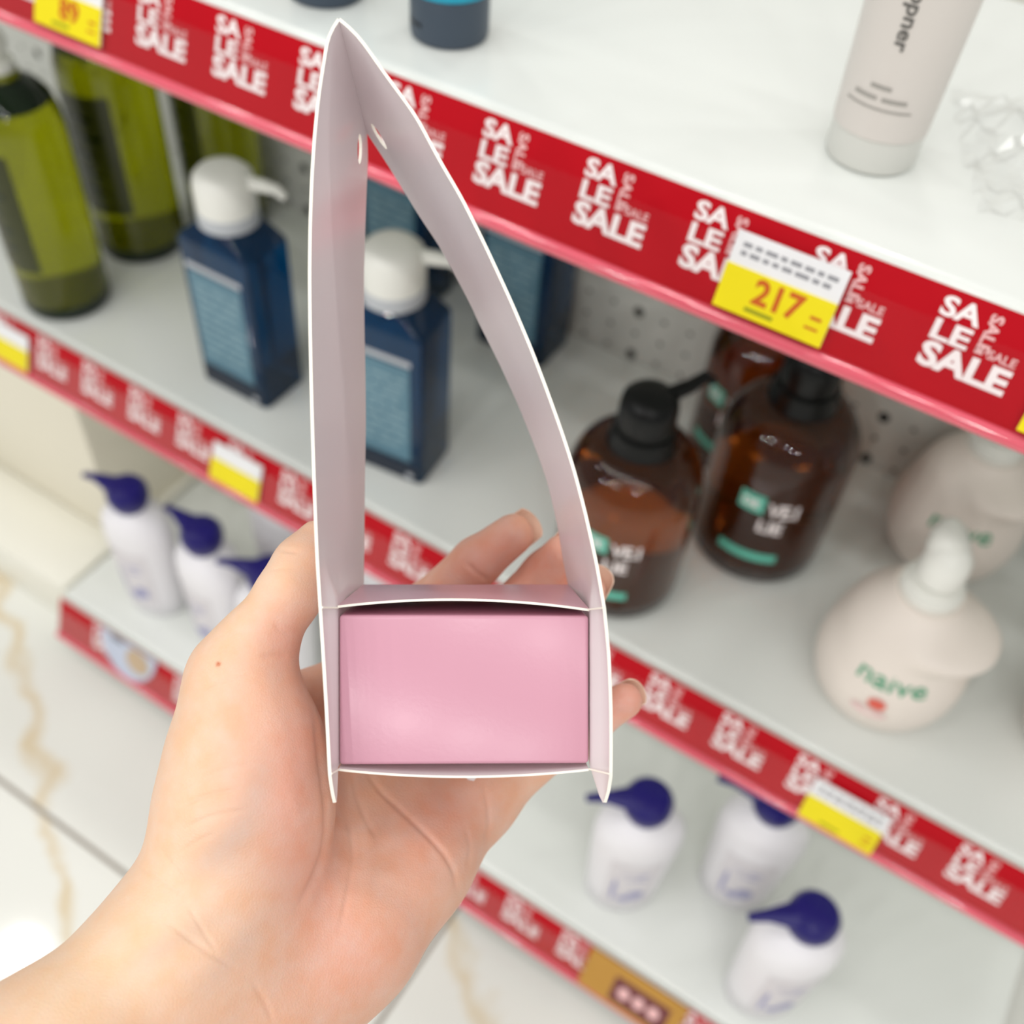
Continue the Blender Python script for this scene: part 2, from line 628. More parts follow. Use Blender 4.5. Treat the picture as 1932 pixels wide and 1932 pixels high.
def cover_material():
    m = bpy.data.materials.new('clear_cover')
    m.use_nodes = True
    nt = m.node_tree
    nt.nodes.remove(nt.nodes['Principled BSDF'])
    out = nt.nodes['Material Output']
    tr = nt.nodes.new('ShaderNodeBsdfTransparent')
    gl = nt.nodes.new('ShaderNodeBsdfGlossy')
    gl.inputs['Roughness'].default_value = 0.12
    lw = nt.nodes.new('ShaderNodeLayerWeight')
    pw = nt.nodes.new('ShaderNodeMath')
    pw.operation = 'POWER'
    nt.links.new(lw.outputs['Facing'], pw.inputs[0])
    pw.inputs[1].default_value = 2.2
    fr = nt.nodes.new('ShaderNodeMath')
    fr.operation = 'MULTIPLY_ADD'
    nt.links.new(pw.outputs[0], fr.inputs[0])
    fr.inputs[1].default_value = 0.7
    fr.inputs[2].default_value = 0.025
    mx = nt.nodes.new('ShaderNodeMixShader')
    nt.links.new(fr.outputs[0], mx.inputs[0])
    nt.links.new(tr.outputs[0], mx.inputs[1])
    nt.links.new(gl.outputs[0], mx.inputs[2])
    nt.links.new(mx.outputs[0], out.inputs['Surface'])
    return m


COVER = cover_material()
shelf(S1, -19.5, 6.5, -8.447, 'topmost shelf in view, holding the pearl tube and the slate capped tubes', COVER)
shelf(S2, -19.5, 6.5, -12.81, 'middle shelf holding the green, blue, brown and ivory pump bottles', COVER)
low = shelf(S3, -12.5, 4.5, -12.62, 'lowest shelf just above the floor, holding navy capped lotion bottles', COVER,
      gaps=((-11.1, -9.95), (-1.25, 0.5)))

# base under the lowest shelf
bm = bmesh.new()
bm_box(bm, -12.4 * P, 4.5 * P, 6.05 * P, 12.5 * P, 0.0, (S3[1] + HT - 0.42 - FLOOR_Z) * P - 0.0005)
kb = finish(bm, 'plinth', M_KICK, low, smooth=0)
kb.matrix_parent_inverse = Matrix.Translation(low.location).inverted()

# cream cabinet left of the lowest shelf
t = thing('cabinet', 'cream closed cabinet left of the lowest shelf, under the middle shelf', 'cabinet', W(-17.0, 7.62, FLOOR_Z))
bm = bmesh.new()
bm_box(bm, 0, 4.25 * P, 0, 4.88 * P, 0, (S2[1] + HT - 0.44 - FLOOR_Z) * P, bevel=0.002)
finish(bm, 'body', M_CREAM, t)
bm = bmesh.new()
bm_box(bm, 0, 4.35 * P, -1.47 * P, 0, 0, 1.30 * P, bevel=0.004)
finish(bm, 'plinth', M_PLINTH, t)
bm = bmesh.new()
bm_box(bm, 4.25 * P, 4.42 * P, 0.0, 4.88 * P, 1.0 * P, 1.42 * P, bevel=0.002)
finish(bm, 'side_trim', M_PLINTH, t)


# ------------------------------------------------------------------ price tags and signs on the rails
def price_tag(S, xc, hc, w, h, label, number=None, cat='price tag', small=True, red=True):
    Y, z = S
    ct, st = math.cos(TILT), math.sin(TILT)
    t = thing('price_tag', label, cat, W(xc, Y, z), group='yellow and white price tags in the red rails')

    def on(x, q, off):
        return (x * P, (hc + q) * st * P - off * ct, (hc + q) * ct * P + off * st)
    bm = bmesh.new()
    a = [bm.verts.new(on(x, q, o)) for o in (0.0026, 0.0034) for x, q in ((-w / 2, 0), (w / 2, 0), (w / 2, h), (-w / 2, h))]
    for q in ((4, 5, 6, 7), (3, 2, 1, 0), (0, 1, 5, 4), (1, 2, 6, 5), (2, 3, 7, 6), (3, 0, 4, 7)):
        bm.faces.new([a[i] for i in q])
    if small:
        mp = lambda x, q: on(x, q, 0.0036)
        for r, q in enumerate((0.86, 0.75)):
            x = -w / 2 + 0.08 * w
            while x < w / 2 - 0.12 * w:
                l = random.uniform(0.05, 0.14) * w
                put_quad(bm, mp, x, min(x + l, w * 0.43), q * h - 0.035 * h, q * h + 0.02 * h, 1)
                x += l + 0.03 * w
    finish(bm, 'white_card', [M_TAGW, M_TAGG], t, smooth=0)
    bm = bmesh.new()
    a = [bm.verts.new(on(x, q, o)) for o in (0.0034, 0.0040) for x, q in ((-w / 2, 0), (w / 2, 0), (w / 2, 0.58 * h), (-w / 2, 0.58 * h))]
    for q in ((4, 5, 6, 7), (3, 2, 1, 0), (0, 1, 5, 4), (1, 2, 6, 5), (2, 3, 7, 6), (3, 0, 4, 7)):
        bm.faces.new([a[i] for i in q])
    mp = lambda x, q: on(x, q, 0.0042)
    if number:
        nw = 0.15 * w * len(number)
        put_text(bm, number, mp, -nw / 2 + 0.03 * w, 0.19 * h, nw, 0.34 * h, 1, bold=0.03)
    if small:
        put_quad(bm, mp, -0.22 * w, 0.04 * w, 0.08 * h, 0.13 * h, 2)
        put_quad(bm, mp, 0.33 * w, 0.43 * w, 0.3 * h, 0.34 * h, 1)
        put_quad(bm, mp, 0.31 * w, 0.43 * w, 0.17 * h, 0.2 * h, 1)
    finish(bm, 'yellow_panel', [M_TAGY, M_TAGR, M_TAGN], t, smooth=0)
    return t


x1p = -8.447
x2p = -12.81
price_tag(S1, x1p + 6.86, 0.135, 0.92, 0.62, 'price tag reading 217 on the topmost rail, right of the carton', '217')
price_tag(S1, x1p - 0.88, 0.14, 0.93, 0.62, 'price tag at the left end of the topmost rail, above the green bottles', '89')
price_tag(S1, x1p + 9.32, 0.14, 0.93, 0.6, 'price tag cut by the right edge of the photo, on the topmost rail')
price_tag(S2, x2p - 0.62, 0.12, 0.93, 0.62, 'price tag at the left end of the middle rail, below the front green bottle', small=False)
price_tag(S2, x2p + 4.22, 0.12, 0.93, 0.62, 'price tag on the middle rail above the navy pumps at left', small=False)
price_tag(S2, x2p + 13.76, 0.06, 0.93, 0.62, 'price tag on the middle rail at lower right, below the round ivory bottle')

# gold sign on the lowest rail
ct, st = math.cos(TILT), math.sin(TILT)
t = thing('rail_sign', 'gold sign with a maroon patch clipped on the lowest rail', 'sign', W(-1.12, S3[0], S3[1]))


def on3(x, q, off):
    return (x * P, q * st * P - off * ct, q * ct * P + off * st)


bm = bmesh.new()
a = [bm.verts.new(on3(x, q, o)) for o in (0.0026, 0.0036) for x, q in ((0, 0.06), (1.62, 0.06), (1.62, 0.93), (0, 0.93))]
for q in ((4, 5, 6, 7), (3, 2, 1, 0), (0, 1, 5, 4), (1, 2, 6, 5), (2, 3, 7, 6), (3, 0, 4, 7)):
    bm.faces.new([a[i] for i in q])
finish(bm, 'sign_card', M_GOLD, t, smooth=0)
bm = bmesh.new()
put_quad(bm, lambda x, q: on3(x, q, 0.0038), 0.5, 1.42, 0.16, 0.70, 0)
for k in range(3):
    put_disc(bm, lambda x, q: on3(x, q, 0.0040), 0.70 + 0.25 * k, 0.43, 0.10, 0.13, 1, n=12)
finish(bm, 'maroon_patch', [M_MAROON, M_PRINT2], t, smooth=0)

# rounded picture sticker on the lowest rail
t = thing('picture_sticker', 'half-round pale blue picture sticker on the lowest rail at far left', 'sticker', W(-10.72, S3[0], S3[1]))
bm = bmesh.new()
put_disc(bm, lambda x, q: on3(x, q, 0.0026), 0, 0.91, 0.68, 0.80, 0, n=24, a0=180, a1=360)
finish(bm, 'sticker_face', M_STICK, t, smooth=0)
bm = bmesh.new()
put_disc(bm, lambda x, q: on3(x, q, 0.0030), 0.24, 0.62, 0.28, 0.26, 0, n=16)
put_quad(bm, lambda x, q: on3(x, q, 0.0032), -0.42, -0.12, 0.80, 0.89, 1)
finish(bm, 'printed_picture', [M_TAN, M_DARKGREY], t, smooth=0)


# ------------------------------------------------------------------ bottles
def U(prof):
    return [(r * P, z * P) for r, z in prof]


def cyl_map(r, zoff=0.0, sx=1.0, sy=1.0, ang=0.0):
    """x = arc length (strip units) from the front, y = height, on a vertical cylinder facing -y"""
    def f(x, y):
        a = x / r + ang
        return (sx * r * P * math.sin(a), -sy * r * P * math.cos(a), (y + zoff) * P)
    return f


def spout_head(bm, base_z, r, h, dirv, length, rise, tip_r, tip_l=0.16):
    lathe(bm, U([(r * 0.98, base_z), (r, base_z + 0.06), (r, base_z + h * 0.55), (r * 0.94, base_z + h * 0.8), (r * 0.75, base_z + h * 0.94), (r * 0.4, base_z + h)]), 32)
    d = Vector((dirv[0], dirv[1], 0)).normalized()
    z0 = base_z + h * 0.74
    pts = [d * (r * 0.3 * P) + Vector((0, 0, z0 * P)), d * ((r + length * 0.35) * P) + Vector((0, 0, (z0 + rise * 0.5) * P)),
           d * ((r + length * 0.75) * P) + Vector((0, 0, (z0 + rise) * P)), d * ((r + length) * P) + Vector((0, 0, (z0 + rise - tip_l * 0.6) * P))]
    tube_path(bm, pts, [tip_r * 1.5 * P, tip_r * 1.25 * P, tip_r * P, tip_r * 0.8 * P])


# green bottles
def green_bottle(loc, label):
    t = thing('pump_bottle', label, 'bottle', loc, group='green bottles at the left of the middle shelf')
    bm = bmesh.new()
    lathe(bm, U([(0.5, 0.26), (0.68, 0.26), (0.68, 2.95), (0.665, 3.2), (0.59, 3.45), (0.45, 3.62), (0.27, 3.72), (0.26, 3.85)]), 44)
    body = finish(bm, 'body', M_GREEN, t)
    bm = bmesh.new()
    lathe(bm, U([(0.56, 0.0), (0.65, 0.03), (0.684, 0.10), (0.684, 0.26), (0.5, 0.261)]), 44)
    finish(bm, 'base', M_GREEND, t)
    bm = bmesh.new()
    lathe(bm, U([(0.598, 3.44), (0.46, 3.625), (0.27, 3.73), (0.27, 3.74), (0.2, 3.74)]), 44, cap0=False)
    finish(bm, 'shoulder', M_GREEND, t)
    bm = bmesh.new()
    put_quad(bm, cyl_map(0.685), -0.5, 0.42, 0.95, 2.9, 0, nx=14)
    for k in range(5):
        put_quad(bm, cyl_map(0.688), -0.36, -0.36 + random.uniform(0.3, 0.6), 2.5 - 0.3 * k, 2.58 - 0.3 * k, 1, nx=6)
    finish(bm, 'label', [M_GLABEL, M_GREEND], body)
    bm = bmesh.new()
    lathe(bm, U([(0.24, 3.76), (0.24, 3.98), (0.12, 4.0), (0.12, 4.12)]), 28)
    finish(bm, 'collar', M_WHITE, t)
    bm = bmesh.new()
    spout_head(bm, 4.12, 0.2, 0.3, (-1, -0.5), 0.5, 0.02, 0.07)
    finish(bm, 'pump_head', M_WHITE, t)
    return t


g0 = green_bottle(W(-13.10, 8.36, TOP2), 'olive green bottle standing foremost at the left edge of the middle shelf')
dup(g0, W(-13.28, 10.2, TOP2), 'olive green bottle right behind the foremost green one, left of the first blue bottle', rotz=0.25).scale = (1.07, 1.07, 1.03)
dup(g0, W(-12.62, 11.66, TOP2), 'rearmost green bottle against the back panel, behind the first blue bottle pump', rotz=-0.2)


# blue bottles
def blue_bottle(loc, label):
    t = thing('pump_bottle', label, 'bottle', loc, group='square blue bottles with white pumps')
    w, d = 1.27 * P, 0.88 * P
    cy = d / 2
    bm = bmesh.new()
    loft(bm, [rrect(w * 0.97, d * 0.95, 0.07 * P, 0.0, cy=cy), rrect(w, d, 0.09 * P, 0.03 * P, cy=cy), rrect(w, d, 0.09 * P, 2.52 * P, cy=cy),
              rrect(w * 0.985, d * 0.98, 0.09 * P, 2.58 * P, cy=cy), rrect(w * 0.62, d * 0.80, 0.12 * P, 2.80 * P, cy=cy), rrect(w * 0.5, d * 0.70, 0.14 * P, 2.84 * P, cy=cy)])
    body = finish(bm, 'body', M_BLUE, t, smooth=28)
    f = lambda x, z: (x * P, -0.0006, z * P)
    f2 = lambda x, z: (x * P, -0.0010, z * P)
    bm = bmesh.new()
    put_quad(bm, f, -0.50, 0.46, 0.42, 2.10, 0)
    put_quad(bm, f, -0.52, 0.48, 2.14, 2.23, 1)
    for k in range(9):
        y = 1.85 - 0.15 * k
        x = -0.44 + random.uniform(0, 0.08)
        while x < 0.3:
            l = random.uniform(0.1, 0.35)
            put_quad(bm, f2, x, min(x + l, 0.4), y, y + 0.05, 2)
            x += l + 0.06
    finish(bm, 'label', [M_BLABEL, M_BBAR, mat('blue_label_ink', (140, 170, 182), rough=0.4)], body, smooth=0)
    bm = bmesh.new()
    put_quad(bm, f, -0.56, 0.56, 0.05, 0.34, 0)
    put_disc(bm, f2, 0.44, 0.14, 0.055, 0.055, 1, n=14)
    finish(bm, 'lower_band', [M_BLUED, M_BBAR], body, smooth=0)
    bm = bmesh.new()
    lathe(bm, U([(0.40, 2.83), (0.42, 2.85), (0.42, 3.02), (0.40, 3.04), (0.40, 3.041)]), 36)
    c = finish(bm, 'collar', M_BBAR, t)
    c.location.y = cy
    bm = bmesh.new()
    spout_head(bm, 3.04, 0.415, 0.58, (1, 0.35), 0.42, -0.04, 0.07)
    c = finish(bm, 'pump_head', M_WHITE, t)
    c.location.y = cy
    return t


b0 = blue_bottle(W(-9.37, 8.2, TOP2), 'square blue bottle right of the green bottles, left of the carton')
dup(b0, W(-6.60, 8.22, TOP2), 'square blue bottle seen through the carton opening, nearest the shelf edge', rotz=0.12)
dup(b0, W(-6.54, 11.45, TOP2), 'square blue bottle at the back, partly hidden by the right carton panel', rotz=0.0)
dup(b0, W(-8.85, 11.5, TOP2), 'dark blue bottle at the back, half hidden by the topmost rail inside the carton opening', rotz=0.0)


# brown bottles
def brown_bottle(loc, label):
    t = thing('pump_bottle', label, 'bottle', loc, group='amber bottles with black pumps')
    R = 0.84
    bm = bmesh.new()
    prof = [(0.62, 0.30), (R, 0.30), (R, 1.84)]
    for k in range(1, 10):
        a = math.radians(90 * k / 9)
        prof.append((0.33 + (R - 0.33) * math.cos(a), 1.84 + 0.68 * math.sin(a)))
    prof += [(0.27, 2.52), (0.27, 2.6)]
    lathe(bm, U(prof), 52)
    body = finish(bm, 'body', M_AMBER, t)
    bm = bmesh.new()
    lathe(bm, U([(0.60, 0.0), (0.71, 0.03), (R * 0.985, 0.12), (R, 0.3), (0.6, 0.301)]), 52)
    finish(bm, 'base', M_AMBERD, t)
    bm = bmesh.new()
    mp, mq = cyl_map(R + 0.006), cyl_map(R + 0.010)
    put_quad(bm, mp, -0.17, 0.15, 1.34, 1.62, 0, nx=4)
    put_text(bm, 'DE', mq, -0.12, 1.41, 0.2, 0.13, 1, bold=0.03)
    put_text(bm, 'VE.I', mq, 0.20, 1.34, 0.36, 0.22, 1, bold=0.03)
    put_text(bm, 'LIE', mq, 0.14, 1.05, 0.30, 0.20, 1, bold=0.03)
    finish(bm, 'label', [M_TEAL, M_PRINT], body, smooth=0)
    bm = bmesh.new()
    put_quad(bm, mp, -0.26, 0.50, 0.52, 0.66, 0, nx=12)
    finish(bm, 'label_band', M_TEAL, body, smooth=0)
    bm = bmesh.new()
    lathe(bm, U([(0.41, 2.49), (0.42, 2.51), (0.38, 2.74), (0.34, 2.76), (0.2, 2.77)]), 36)
    finish(bm, 'collar', M_BLACK, t)
    bm = bmesh.new()
    spout_head(bm, 2.77, 0.345, 0.50, (0.6, 0.8), 0.42, 0.2, 0.07)
    finish(bm, 'pump_head', M_BLACK, t)
    return t


w0 = brown_bottle(W(-2.97, 8.52, TOP2), 'amber bottle with black pump nearest the shelf edge, right of the carton')
w1 = dup(w0, W(-1.66, 10.18, TOP2), 'amber bottle second from the front, its pump hidden by the topmost rail', rotz=0.0)
w1.scale = (1.04, 1.04, 1.06)
dup(w0, W(-2.50, 11.68, TOP2), 'rearmost amber bottle against the back panel, under the 217 price tag', rotz=-0.5)


# ivory gourd-shaped bottles
def ivory_bottle(loc, label, rz=0.0):
    t = thing('pump_bottle', label, 'bottle', loc, rz, group='round ivory pump bottles')
    key = [(0.56, 0.0), (0.66, 0.03), (0.79, 0.2), (0.87, 0.45), (0.89, 0.68), (0.87, 0.92), (0.80, 1.18), (0.71, 1.40), (0.62, 1.58), (0.54, 1.72), (0.47, 1.83), (0.42, 1.91), (0.39, 1.98)]
    zs = np.linspace(0, len(key) - 1, 60)
    rr = np.interp(zs, range(len(key)), [k[0] for k in key])
    zz = np.interp(zs, range(len(key)), [k[1] for k in key])
    for _ in range(6):
        rr[1:-1] = (rr[:-2] + 2 * rr[1:-1] + rr[2:]) / 4
        zz[1:-1] = (zz[:-2] + 2 * zz[1:-1] + zz[2:]) / 4
    # rounded bulge on the right of the shoulder
    secs = []
    for r_, z_ in zip(rr, zz):
        ring = []
        for k in range(64):
            a = 2 * math.pi * k / 64
            c = max(0.0, math.cos(a + 0.25))
            q = r_ + 0.33 * math.exp(-((z_ - 1.63) / 0.17) ** 2) * c ** 1.6 + 0.05 * math.exp(-((z_ - 1.55) / 0.3) ** 2)
            ring.append((q * P * math.cos(a), q * P * math.sin(a), z_ * P))
        secs.append(ring)
    bm = bmesh.new()
    loft(bm, secs)
    body = finish(bm, 'body', M_IVORY, t, smooth=50)

    def onb(off):
        def f(x, z):
            r = float(np.interp(z, zz, rr)) + off
            a = x / 0.83
            return (r * P * math.sin(a), -r * P * math.cos(a), z * P)
        return f
    bm = bmesh.new()
    put_text(bm, 'naive', onb(0.020), -0.28, 1.05, 0.80, 0.24, 0, bold=0.008)
    for k, ch in enumerate('TABU'):
        put_text(bm, ch, onb(0.020), -0.08 + 0.15 * k, 1.36 - 0.02 * k, 0.06, 0.08, 0, bold=0.0)
    put_disc(bm, onb(0.020), 0.07, 0.82, 0.10, 0.085, 1, n=16)
    put_disc(bm, onb(0.016), 0.02, 0.64, 0.2, 0.08, 2, n=16)
    finish(bm, 'printed_logo', [M_AQUA, M_PEACH, M_BLUSH], body, smooth=0)
    bm = bmesh.new()
    lathe(bm, U([(0.34, 1.96), (0.35, 1.98), (0.35, 2.10), (0.30, 2.12), (0.30, 2.2), (0.16, 2.22)]), 36)
    finish(bm, 'collar', M_WHITE, t)
    bm = bmesh.new()
    lathe(bm, U([(0.15, 2.2), (0.26, 2.26), (0.27, 2.4), (0.25, 2.58), (0.17, 2.72), (0.06, 2.78)]), 30)
    tube_path(bm, [(0, 0, 2.48 * P), (-0.07 * P, 0.1 * P, 2.64 * P), (-0.14 * P, 0.19 * P, 2.76 * P), (-0.19 * P, 0.25 * P, 2.81 * P), (-0.21 * P, 0.27 * P, 2.82 * P)], [0.25 * P, 0.23 * P, 0.18 * P, 0.11 * P, 0.04 * P])
    finish(bm, 'pump_head', M_WHITE, t)
    return t


n0 = ivory_bottle(W(0.60, 8.85, TOP2), 'round ivory bottle at the shelf edge, lower right, pump in front of its twin')
dup(n0, W(0.58, 11.6, TOP2), 'round ivory bottle standing behind the front one, under the topmost rail')
dup(n0, W(3.06, 9.5, TOP2), 'round ivory bottle cut off by the right edge of the photo')


# lotion bottles
def lotion_bottle(loc, label, rz=0.0, lit=True):
    t = thing('pump_bottle', label, 'bottle', loc, rz, group='white lotion bottles with navy pumps')
    bm = bmesh.new()
    secs = []
    for w, d, z in ((0.82, 0.62, 0.0), (0.92, 0.72, 0.05), (0.98, 0.76, 0.6), (1.06, 0.80, 1.5), (1.10, 0.82, 2.0), (1.06, 0.80, 2.25), (0.92, 0.74, 2.42), (0.68, 0.62, 2.55), (0.48, 0.48, 2.62), (0.42, 0.42, 2.66)):
        w, d = w * 1.18, d * 1.15
        secs.append([(w / 2 * P * math.cos(2 * math.pi * k / 40), d / 2 * P * math.sin(2 * math.pi * k / 40), z * P) for k in range(40)])
    loft(bm, secs)
    body = finish(bm, 'body', M_LOTION, t, smooth=50)

    def f(off):
        def g(x, z):
            w = np.interp(z, (0, 0.6, 1.5, 2.0), (1.06, 1.156, 1.25, 1.298)) / 2
            d = np.interp(z, (0, 0.6, 1.5, 2.0), (0.805, 0.874, 0.92, 0.943)) / 2
            a = x / 0.54
            return ((w + off) * P * math.sin(a), -(d + off) * P * math.cos(a), z * P)
        return g
    bm = bmesh.new()
    put_quad(bm, f(0.006), -0.34, 0.34, 0.35, 1.85, 0, nx=12, ny=6)
    for cx, cz, rx, rz_ in ((0.1, 0.75, 0.12, 0.16), (-0.05, 0.62, 0.1, 0.1), (0.02, 1.5, 0.2, 0.03), (-0.22, 0.9, 0.03, 0.4), (0.05, 1.35, 0.14, 0.03)):
        put_disc(bm, f(0.010), cx, cz, rx, rz_, 1, n=14)
    finish(bm, 'label', [M_LOTLAB, M_LOTINK], body, smooth=50)
    bm = bmesh.new()
    lathe(bm, U([(0.22, 2.64), (0.28, 2.66), (0.32, 2.76), (0.345, 2.86), (0.34, 3.0), (0.28, 3.09), (0.14, 3.13)]), 32)
    tube_path(bm, [(-0.05 * P, 0, 2.96 * P), (-0.35 * P, 0, 3.0 * P), (-0.6 * P, 0, 3.01 * P), (-0.86 * P, 0, 2.95 * P)], [0.30 * P, 0.16 * P, 0.09 * P, 0.06 * P], flat=0.6)
    finish(bm, 'pump_head', M_NAVY, t)
    return t


l0 = lotion_bottle(W(-11.0, 6.98, TOP3), 'white lotion bottle with navy pump, leftmost on the lowest shelf', 0.15)
dup(l0, W(-9.4, 7.02, TOP3), 'white lotion bottle with navy pump, second from left on the lowest shelf', rotz=-0.1)
dup(l0, W(-7.98, 7.0, TOP3), 'white lotion bottle whose navy spout pokes out above the thumb', rotz=0.3)
dup(l0, W(-9.2, 8.6, TOP3), 'white lotion bottle in the second row, behind the two leftmost ones', rotz=0.0)
dup(l0, W(-7.5, 8.75, TOP3), 'white lotion bottle in the second row, under the left carton panel', rotz=0.0)
dup(l0, W(-1.24, 6.98, TOP3), 'white lotion bottle with navy pump, just right of the carton foot', rotz=0.55)
dup(l0, W(0.25, 8.0, TOP3), 'white lotion bottle whose pump is hidden behind the middle rail, lower right', rotz=0.2)
dup(l0, W(1.26, 6.76, TOP3), 'white lotion bottle with navy pump nearest the bottom right corner', rotz=0.6)


# tubes on the topmost shelf
t = thing('pearl_tube', 'pearl white squeeze tube with grey lettering, standing on its cap at upper right', 'tube', W(-1.57, 8.55, TOP1), 0.0)
bm = bmesh.new()
lathe(bm, U([(0.32, 0.0), (0.36, 0.02), (0.375, 0.06), (0.375, 0.30), (0.36, 0.31)]), 44)
finish(bm, 'cap', M_TUBECAP, t)
bm = bmesh.new()
secs = []
for k in range(13):
    q = k / 12
    z = 0.31 + 3.1 * q
    wx = 0.385 + 0.10 * q
    wy = 0.375 * (1 - q) ** 0.8 + 0.012
    secs.append([(wx * P * math.cos(2 * math.pi * i / 44), wy * P * math.sin(2 * math.pi * i / 44), z * P) for i in range(44)])
loft(bm, secs)
body = finish(bm, 'tube_body', M_TUBE, t, smooth=60)


def ontube(x, z, off=0.006):
    q = (z - 0.31) / 3.1
    wx = 0.385 + 0.10 * q + off
    wy = 0.375 * (1 - q) ** 0.8 + 0.012 + off
    a = x / wx
    return (wx * P * math.sin(a), -wy * P * math.cos(a), z * P)


bm = bmesh.new()
put_text(bm, 'ppner', ontube, -0.07, 0.99, 0.12, 0.42, 0, rot=3, bold=0.02)
finish(bm, 'printed_lettering', M_INK, body, smooth=0)
bm = bmesh.new()
put_quad(bm, ontube, -0.10, 0.07, 0.70, 0.73, 1, nx=3)
put_quad(bm, ontube, -0.22, -0.02, 0.615, 0.645, 1, nx=3)
put_quad(bm, ontube, 0.02, 0.22, 0.615, 0.645, 1, nx=3)
put_quad(bm, ontube, -0.28, 0.28, 0.545, 0.562, 1, nx=6)
finish(bm, 'printed_lines', [M_INK, M_INKL], body, smooth=0)


def slate_tube(loc, label):
    t = thing('capped_tube', label, 'tube', loc, group='cyan tubes standing on slate caps')
    bm = bmesh.new()
    lathe(bm, U([(0.33, 0.0), (0.355, 0.02), (0.365, 0.06), (0.365, 0.42), (0.35, 0.43)]), 40)
    c = finish(bm, 'cap', M_SLATE, t)
    bm = bmesh.new()
    put_quad(bm, cyl_map(0.369), -0.30, -0.06, 0.16, 0.19, 0, nx=4)
    finish(bm, 'cap_slot', M_BLACK, c)
    bm = bmesh.new()
    secs = []
    for k in range(11):
        q = k / 10
        secs.append([((0.37 + 0.08 * q) * P * math.cos(2 * math.pi * i / 40), (0.36 * (1 - q) ** 0.8 + 0.012) * P * math.sin(2 * math.pi * i / 40), (0.43 + 2.6 * q) * P) for i in range(40)])
    loft(bm, secs)
    finish(bm, 'tube_body', M_CYAN, t, smooth=60)
    return t


s0 = slate_tube(W(-5.5, 8.1, TOP1), 'cyan tube on a slate cap, right of the carton peak')
dup(s0, W(-6.88, 8.02, TOP1), 'cyan tube on a slate cap, only its foot showing above the carton peak')

# clear crinkled film beside the pearl tube
bm = bmesh.new()
rng = np.random.RandomState(3)
gx, gy = 15, 19
hz = rng.rand(gx, gy)
hz = (hz + np.roll(hz, 1, 0) + np.roll(hz, 1, 1)) / 3
grid = [[bm.verts.new(((i / (gx - 1) - 0.5) * 1.5 * P + (rng.rand() - 0.5) * 0.03 * P, (j / (gy - 1) - 0.5) * 2.0 * P + (rng.rand() - 0.5) * 0.03 * P, (0.02 + 0.30 * hz[i, j] ** 2) * P)) for j in range(gy)] for i in range(gx)]
for i in range(gx - 1):
    for j in range(gy - 1):
        bm.faces.new((grid[i][j], grid[i + 1][j], grid[i + 1][j + 1]))
        bm.faces.new((grid[i][j], grid[i + 1][j + 1], grid[i][j + 1]))
film = finish(bm, 'plastic_film', COVER, smooth=0)
film.location = W(-0.25, 9.3, TOP1)
film.rotation_euler = (0, 0, 0.4)
tag(film, 'clear crinkled plastic film lying on the topmost shelf, right of the pearl tube', 'plastic film')

# ------------------------------------------------------------------ foreground, in lens axes (x right, y up, z towards viewer), millimetres
MM = 0.001


def at(u, v, d):                               # photo pixel and distance in mm -> mm in lens axes
    return np.array([(u - 966) / FPX * d, -(v - 966) / FPX * d, -d])


def to_frame(pts_mm, org):
    return [Vector((float(p[0] - org[0]), float(p[1] - org[1]), float(p[2] - org[2]))) * MM for p in pts_mm]


def frame_empty(name, org, label, cat):
    o = bpy.data.objects.new(name, None)
    o.empty_display_size = 0.02
    COL.objects.link(o)
    o.matrix_world = M_CAM @ Matrix.Translation(Vector(org) * MM)
    return tag(o, label, cat)


BORG = (-15.0, -76.0, -350.0)
box = frame_empty('carton', BORG, 'pink handled carton held up in a hand, its tall side panels meeting in a peak', 'box')

D_N, D_F, D_B = 306.0, 385.0, 316.5
LN = [(639, 36), (630, 42), (620, 60), (612, 110), (601, 180), (593, 260), (588, 340), (585, 430), (584, 520), (585, 620), (587, 720), (590, 830), (594, 950), (598, 1050), (604, 1146), (610, 1240), (616, 1340), (622, 1460), (625, 1495), (628, 1520)]
LF = [(690, 245), (692, 300), (690, 340), (687, 420), (684, 520), (685, 620), (687, 700), (688, 800), (686, 900), (685, 1000), (684, 1109)]
RN = [(640, 36), (653, 42), (667, 55), (683, 77), (729, 143), (784, 217), (830, 304), (871, 373), (917, 466), (964, 568), (1001, 655), (1031, 734), (1060, 815), (1082, 883), (1103, 962), (1125, 1060), (1140, 1146), (1149, 1234), (1153, 1340), (1153, 1460), (1149, 1495), (1143, 1520)]
RF = [(691, 245), (728, 301), (759, 351), (793, 407), (833, 466), (864, 525), (889, 571), (908, 614), (940, 676), (977, 756), (1009, 835), (1035, 908), (1056, 998), (1063, 1050), (1072, 1092), (1075, 1109)]


